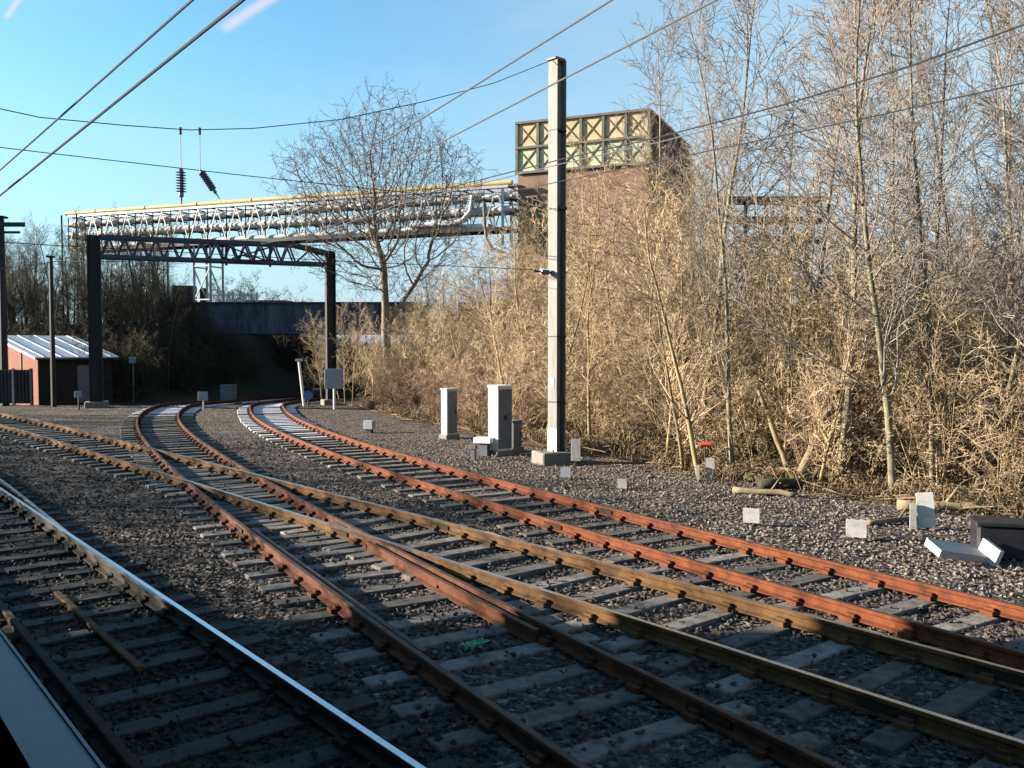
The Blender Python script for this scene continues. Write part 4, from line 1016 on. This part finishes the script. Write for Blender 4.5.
for px, d in ((470, 37), (500, 34), (515, 30), (530, 35), (545, 28), (575, 31), (590, 27), (610, 33), (630, 28.5), (648, 26), (660, 32), (680, 27), (700, 30), (560, 38), (600, 40), (640, 38), (450, 42), (430, 46), (410, 45), (385, 47.5), (365, 50), (345, 52), (322, 53), (330, 56), (340, 50.5), (352, 48), (372, 46), (312, 58), (395, 52), (420, 50), (318, 60), (335, 61), (360, 57), (405, 56)) + tuple((px_, d_) for px_ in range(650, 1060, 17) for d_ in (19 + (px_ * 7 % 5), 25 + (px_ * 3 % 7)) if d_ > 14.5 + abs(px_ - 1060) * .018):
    x = (px - 512) / F * d
    put(g.choice(saplings), x, d, g.random() * 6.28, ((345 - np.interp(px, [310, 340, 430, 500, 540, 640, 700, 760, 850, 950, 1060], [318, 292, 282, 228, 182, 166, 175, 215, 235, 270, 275])) * g.uniform(.8, 1.05) / F * d + 3) / 7.6, LSA, 'tree', 'saplings of the right hand thicket'); cnt += 1
# dark wood on the left and around the bridge
LW = 'dark bare tree in the shaded wood behind the brick shed'
LD = 'dark scrubby bush in the shade at the foot of the left bank'
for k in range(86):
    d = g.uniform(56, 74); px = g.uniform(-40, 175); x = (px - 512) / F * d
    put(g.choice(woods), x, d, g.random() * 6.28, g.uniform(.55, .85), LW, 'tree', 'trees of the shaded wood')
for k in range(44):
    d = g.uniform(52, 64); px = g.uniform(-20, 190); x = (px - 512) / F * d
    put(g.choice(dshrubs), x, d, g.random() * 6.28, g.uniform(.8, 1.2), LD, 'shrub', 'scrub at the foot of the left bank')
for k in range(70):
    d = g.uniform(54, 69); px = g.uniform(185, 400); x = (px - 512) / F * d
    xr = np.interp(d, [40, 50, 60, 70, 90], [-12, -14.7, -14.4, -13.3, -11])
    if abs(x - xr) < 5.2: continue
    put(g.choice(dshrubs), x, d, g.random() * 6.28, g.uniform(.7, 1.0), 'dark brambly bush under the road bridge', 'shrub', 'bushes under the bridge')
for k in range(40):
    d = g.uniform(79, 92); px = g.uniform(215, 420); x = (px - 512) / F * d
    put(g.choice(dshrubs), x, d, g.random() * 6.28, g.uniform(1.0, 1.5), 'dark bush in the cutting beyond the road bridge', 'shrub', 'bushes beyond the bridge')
# low trees added out of view left, placed to shade the yard
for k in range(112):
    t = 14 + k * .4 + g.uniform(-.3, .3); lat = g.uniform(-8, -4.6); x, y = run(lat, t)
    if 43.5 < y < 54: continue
    put(g.choice(woods), x, y, g.random() * 6.28, g.uniform(.42, .6) * (1.0 if t < 26 else 1.35), 'low dark bare tree added out of view beyond the running line to shade the yard', 'tree', 'added shade trees left of the running line')
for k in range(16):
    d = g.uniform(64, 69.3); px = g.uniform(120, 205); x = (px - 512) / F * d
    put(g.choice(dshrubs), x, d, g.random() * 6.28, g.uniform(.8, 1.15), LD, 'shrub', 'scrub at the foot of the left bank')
# more wood added out of view left to shade the visible wood
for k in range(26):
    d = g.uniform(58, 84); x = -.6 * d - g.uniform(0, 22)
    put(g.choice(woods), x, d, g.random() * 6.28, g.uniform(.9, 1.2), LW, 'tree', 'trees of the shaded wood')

# dry grass and bramble litter over the bank
def litter():
    gg = np.random.default_rng(5); n = 26000
    y = 12 + 42 * gg.random(n) ** 1.4; off = -.5 + 6.5 * gg.random(n) ** 1.5
    x = np.interp(y, HY, HX) + off * 1.3; k = (x / y < .66) & (x / y > -.25); x, y = x[k], y[k]; n = len(x)
    z = hz(x, y); h = gg.uniform(.12, .55, n); a = gg.random(n) * 6.28; lean = gg.uniform(.2, 1.1, n); w = gg.uniform(.006, .016, n)
    b = np.stack([x, y, z], 1); d = np.stack([np.cos(a), np.sin(a), np.zeros(n)], 1); s = np.stack([-np.sin(a), np.cos(a), np.zeros(n)], 1)
    up = np.array((0, 0, 1.)); m = b + d * (h * lean * .35)[:, None] + up * (h * .6)[:, None]; t = b + d * (h * lean)[:, None] + up * (h * (1 - .35 * lean))[:, None]
    V = np.stack([b - s * w[:, None], b + s * w[:, None], m + s * w[:, None] * .8, m - s * w[:, None] * .8, t + s * w[:, None] * .25, t - s * w[:, None] * .25], 1).reshape(-1, 3)
    o = np.arange(n) * 6; Fc = np.concatenate([np.stack([o, o + 1, o + 2, o + 3], 1), np.stack([o + 3, o + 2, o + 4, o + 5], 1)])
    me = quads('dry_grass', V, Fc, [M['leaf_dry']]); ob = bpy.data.objects.new('dry_grass', me); COL.objects.link(ob)
    tag(ob, 'dry tan grass and bracken along the foot of the thicket', 'dry grass', kind='stuff')
litter()
def bramble():
    w = Wood(77); gg = w.g; V = []; Fq = []
    for k in range(26):
        a = gg.random() * 6.28; L = gg.uniform(.7, 1.5); p = Vector((gg.gauss(0, .25), gg.gauss(0, .25), 0)); pts = []
        for i in range(8):
            t = i / 7; pts.append(p + Vector((math.cos(a) * L * t, math.sin(a) * L * t, 2.6 * L * .55 * t * (1.05 - t))) + Vector((gg.gauss(0, .02), gg.gauss(0, .02), 0)))
        (w.big if k < 9 else w.fine).append((pts, [.009 - .004 * i / 7 for i in range(8)]))
        for i in range(1, 8):
            for r in range(4):
                c = np.array(pts[i]) + np.array((gg.gauss(0, .07), gg.gauss(0, .07), gg.gauss(0, .06))); u = np.array((gg.gauss(0, 1), gg.gauss(0, 1), gg.gauss(0, .6))); u /= np.linalg.norm(u); v = np.cross(u, (gg.gauss(0, 1), gg.gauss(0, 1), 1)); v /= np.linalg.norm(v) + 1e-6
                sz = gg.uniform(.02, .045); o = len(V); V += [c - u * sz, c + v * sz * .55, c + u * sz, c - v * sz * .55]; Fq.append((o, o + 1, o + 2, o + 3))
    o = bpy.data.objects.new('bramble_bush', None); COL.objects.link(o)
    t = bpy.data.objects.new('stem', Wood.mesh('stem', w.big + w.fine, 4, [M['twig_red']])); COL.objects.link(t); t.parent = o
    me = quads('leaves', np.array(V), np.array(Fq), [M['ivy'], M['leaf_dry']], np.array([0 if gg.random() < .45 else 1 for _ in Fq])); t = bpy.data.objects.new('leaves', me); COL.objects.link(t); t.parent = o
    return o
BR = bramble()
for k in range(54):
    y = 13 + 34 * g.random() ** 1.25; x = hedge_x(y) + g.uniform(-.5, 1.1) * 1.3
    if -.24 < x / y < .64: put(BR, x, y, g.random() * 6.28, g.uniform(.45, 1.0), 'low arching bramble with dull leaves at the ragged edge of the thicket', 'bramble', 'brambles along the thicket edge')
def sticks():
    gg = random.Random(8); w = []
    for k in range(1500):
        y = 12 + 36 * gg.random() ** 1.3; x = hedge_x(y) + gg.uniform(-.9, 3.2) * 1.3
        if not -.2 < x / y < .66: continue
        z = Z(x, y); L = gg.uniform(.3, 1.6); a = gg.random() * 6.28; p = Vector((x, y, z + gg.uniform(.01, .1))); q = p + Vector((math.cos(a) * L, math.sin(a) * L, gg.uniform(-.02, .25)))
        m = p.lerp(q, .5) + Vector((gg.gauss(0, .04), gg.gauss(0, .04), gg.gauss(0, .03))); r = gg.uniform(.006, .02); w.append(([p, m, q], [r, r * .9, r * .6]))
    o = bpy.data.objects.new('fallen_sticks', Wood.mesh('fallen_sticks', w, 4, [M['log_pale']])); COL.objects.link(o)
    tag(o, 'pale fallen sticks and brash strewn along the foot of the thicket', 'brash', kind='stuff')
sticks()
# fallen and leaning trunks
def log(label, a, b, r0, r1, name='fallen_log', m='log_pale', cat='log'):
    mb = MB(); gg = random.Random(int(a.x * 100)); n = 7
    pts = [a.lerp(b, i / n) + Vector((gg.gauss(0, .012), gg.gauss(0, .012), gg.gauss(0, .008))) for i in range(n + 1)]
    mb.tube([p - a for p in pts], [r0 + (r1 - r0) * i / n for i in range(n + 1)], m, 9)
    q = pts[4] - a; mb.tube([q, q + Vector((.2, -.1, .35))], [r1 * .5, r1 * .25], m, 6)
    o = mb.build(name, smooth=True); o.location = a; tag(o, label, cat)
def ground_pt(px, py, d, up): x = (px - 512) / F * d; return Vector((x, d, Z(x, d) + up))
log('pale trunk leaning right, steepest of the leaning trunks in the thicket', ground_pt(798, 0, 19.6, .0), at(842, 374, 20.2), .11, .075, 'leaning_trunk', cat='trunk')
log('pale trunk leaning left from the same foot as the right leaning one', ground_pt(795, 0, 19.9, .0), at(757, 385, 20.4), .075, .045, 'leaning_trunk', 'bark_tan', 'trunk')
log('cut pale log lying flat at the foot of the thicket', ground_pt(735, 0, 18.6, .07), ground_pt(800, 0, 18.0, .08), .07, .055)
log('long thin pole lying in the litter near the white boards', ground_pt(870, 0, 15.2, .06), ground_pt(925, 0, 15.6, .07), .05, .04)
log('dark broken log under the leaning trunks', ground_pt(760, 0, 19.0, .12), ground_pt(850, 0, 19.3, .2), .13, .1, m='bark_dark')
log('rough log lying behind the tall white board', ground_pt(900, 0, 16.6, .12), ground_pt(985, 0, 16.2, .14), .1, .08, m='bark_tan')

# ------------------------------------------------------------------ sky, sun, camera
W = bpy.data.worlds.new('World'); S.world = W; W.use_nodes = True
nt = W.node_tree; bg = nt.nodes['Background']; bg.inputs['Strength'].default_value = .055
sky = nt.nodes.new('ShaderNodeTexSky'); sky.sky_type = 'NISHITA'; sky.sun_disc = False
sky.sun_elevation = SUN_EL; sky.sun_rotation = math.atan2(SUN_AZ[0], SUN_AZ[1]); sky.air_density = 1.0; sky.dust_density = .6; sky.ozone_density = 1.5
# thin bright haze low down and to the right, two short vapour trails
geo = nt.nodes.new('ShaderNodeNewGeometry'); neg = nt.nodes.new('ShaderNodeVectorMath'); neg.operation = 'SCALE'; neg.inputs['Scale'].default_value = -1
nt.links.new(geo.outputs['Incoming'], neg.inputs[0]); DIR = neg.outputs['Vector']
sp = nt.nodes.new('ShaderNodeSeparateXYZ'); nt.links.new(DIR, sp.inputs[0])
def mrange(src, a, b, c, d, smooth=True):
    n = nt.nodes.new('ShaderNodeMapRange'); n.interpolation_type = 'SMOOTHSTEP' if smooth else 'LINEAR'
    for k, v in (('From Min', a), ('From Max', b), ('To Min', c), ('To Max', d)): n.inputs[k].default_value = v
    nt.links.new(src, n.inputs['Value']); return n.outputs['Result']
def mth(op, a, b):
    n = nt.nodes.new('ShaderNodeMath'); n.operation = op
    for k, v in ((0, a), (1, b)):
        if isinstance(v, (int, float)): n.inputs[k].default_value = v
        else: nt.links.new(v, n.inputs[k])
    return n.outputs[0]
tint = nt.nodes.new('ShaderNodeMix'); tint.data_type = 'RGBA'; tint.blend_type = 'MULTIPLY'; tint.inputs['Factor'].default_value = 1
nt.links.new(sky.outputs['Color'], tint.inputs[6]); tint.inputs[7].default_value = (.62, 1.0, 1.1, 1)
cn = nt.nodes.new('ShaderNodeTexNoise'); cn.inputs['Scale'].default_value = 3.5; cn.inputs['Detail'].default_value = 7; cn.inputs['Roughness'].default_value = .6
mpn = nt.nodes.new('ShaderNodeMapping'); mpn.inputs['Scale'].default_value = (1, 1, 3.2); nt.links.new(DIR, mpn.inputs['Vector']); nt.links.new(mpn.outputs['Vector'], cn.inputs['Vector'])
cl = mrange(cn.outputs['Fac'], .45, .75, .0, 1)
low = mrange(sp.outputs['Z'], 0, .33, .85, 0); rgt = mth('MULTIPLY', mrange(sp.outputs['X'], -.3, .5, 0, .8), mrange(sp.outputs['Z'], .4, .7, 1, 0))
fac = mth('MINIMUM', mth('ADD', mth('ADD', low, rgt), mth('MULTIPLY', mth('MULTIPLY', cl, .2), mrange(sp.outputs['Z'], .4, .7, 1, 0))), .93)
hazec = nt.nodes.new('ShaderNodeMix'); hazec.data_type = 'RGBA'; nt.links.new(fac, hazec.inputs['Factor'])
nt.links.new(tint.outputs[2], hazec.inputs[6]); hazec.inputs[7].default_value = (2.3, 3.1, 3.7, 1)
def trail(px0, py0, px1, py1, w):
    p = math.atan(39 / F)
    def dr(px, py): u = (384 - py) / F; v = Vector(((px - 512) / F, math.cos(p) + u * math.sin(p), -math.sin(p) + u * math.cos(p))); return v.normalized()
    a, b = dr(px0, py0), dr(px1, py1); n = a.cross(b).normalized(); m = (a + b).normalized(); h = (b - a).length / 2; al = (b - a).normalized()
    def dot(v):
        d = nt.nodes.new('ShaderNodeVectorMath'); d.operation = 'DOT_PRODUCT'; nt.links.new(DIR, d.inputs[0]); d.inputs[1].default_value = v; return d.outputs['Value']
    ab = lambda x: mth('ABSOLUTE', x, 0)
    across = mrange(ab(dot(n)), 0, w, 1, 0); along = mrange(ab(mth('SUBTRACT', dot(al), m.dot(al))), h * .8, h, 1, 0)
    return mth('MULTIPLY', mth('MULTIPLY', across, along), mrange(dot(m), 0, .5, 0, .8))
tr = mth('ADD', trail(218, 32, 330, -40, .0085), trail(4, 20, 40, -30, .004))
fin = nt.nodes.new('ShaderNodeMix'); fin.data_type = 'RGBA'; nt.links.new(tr, fin.inputs['Factor']); nt.links.new(hazec.outputs[2], fin.inputs[6]); fin.inputs[7].default_value = (3.2, 3.2, 3.6, 1)
nt.links.new(fin.outputs[2], bg.inputs['Color'])
sl = bpy.data.lights.new('sun', 'SUN'); sl.energy = 5.0; sl.angle = R(.53); sl.color = (1, .87, .70)
so = bpy.data.objects.new('sun', sl); COL.objects.link(so); so.location = (-40, 10, 40)
dvec = Vector((SUN_AZ[0] * math.cos(SUN_EL), SUN_AZ[1] * math.cos(SUN_EL), math.sin(SUN_EL)))
so.rotation_euler = dvec.to_track_quat('Z', 'Y').to_euler()
cam = bpy.data.cameras.new('camera'); co = bpy.data.objects.new('camera', cam); COL.objects.link(co)
cam.sensor_width = 36; cam.lens = 36 * F / 1024; cam.clip_start = .03; cam.clip_end = 8000
co.location = (0, 0, ZC); co.rotation_euler = (R(90) - math.atan(39 / F), 0, 0); S.camera = co
S.view_settings.view_transform = 'Standard'; S.view_settings.look = 'None'; S.view_settings.exposure = 2.2; S.view_settings.gamma = 1
S.render.engine = 'CYCLES'; S.cycles.use_denoising = True; S.cycles.max_bounces = 6; S.cycles.transparent_max_bounces = 8
print('thicket plants', cnt, 'objects', len(bpy.data.objects))
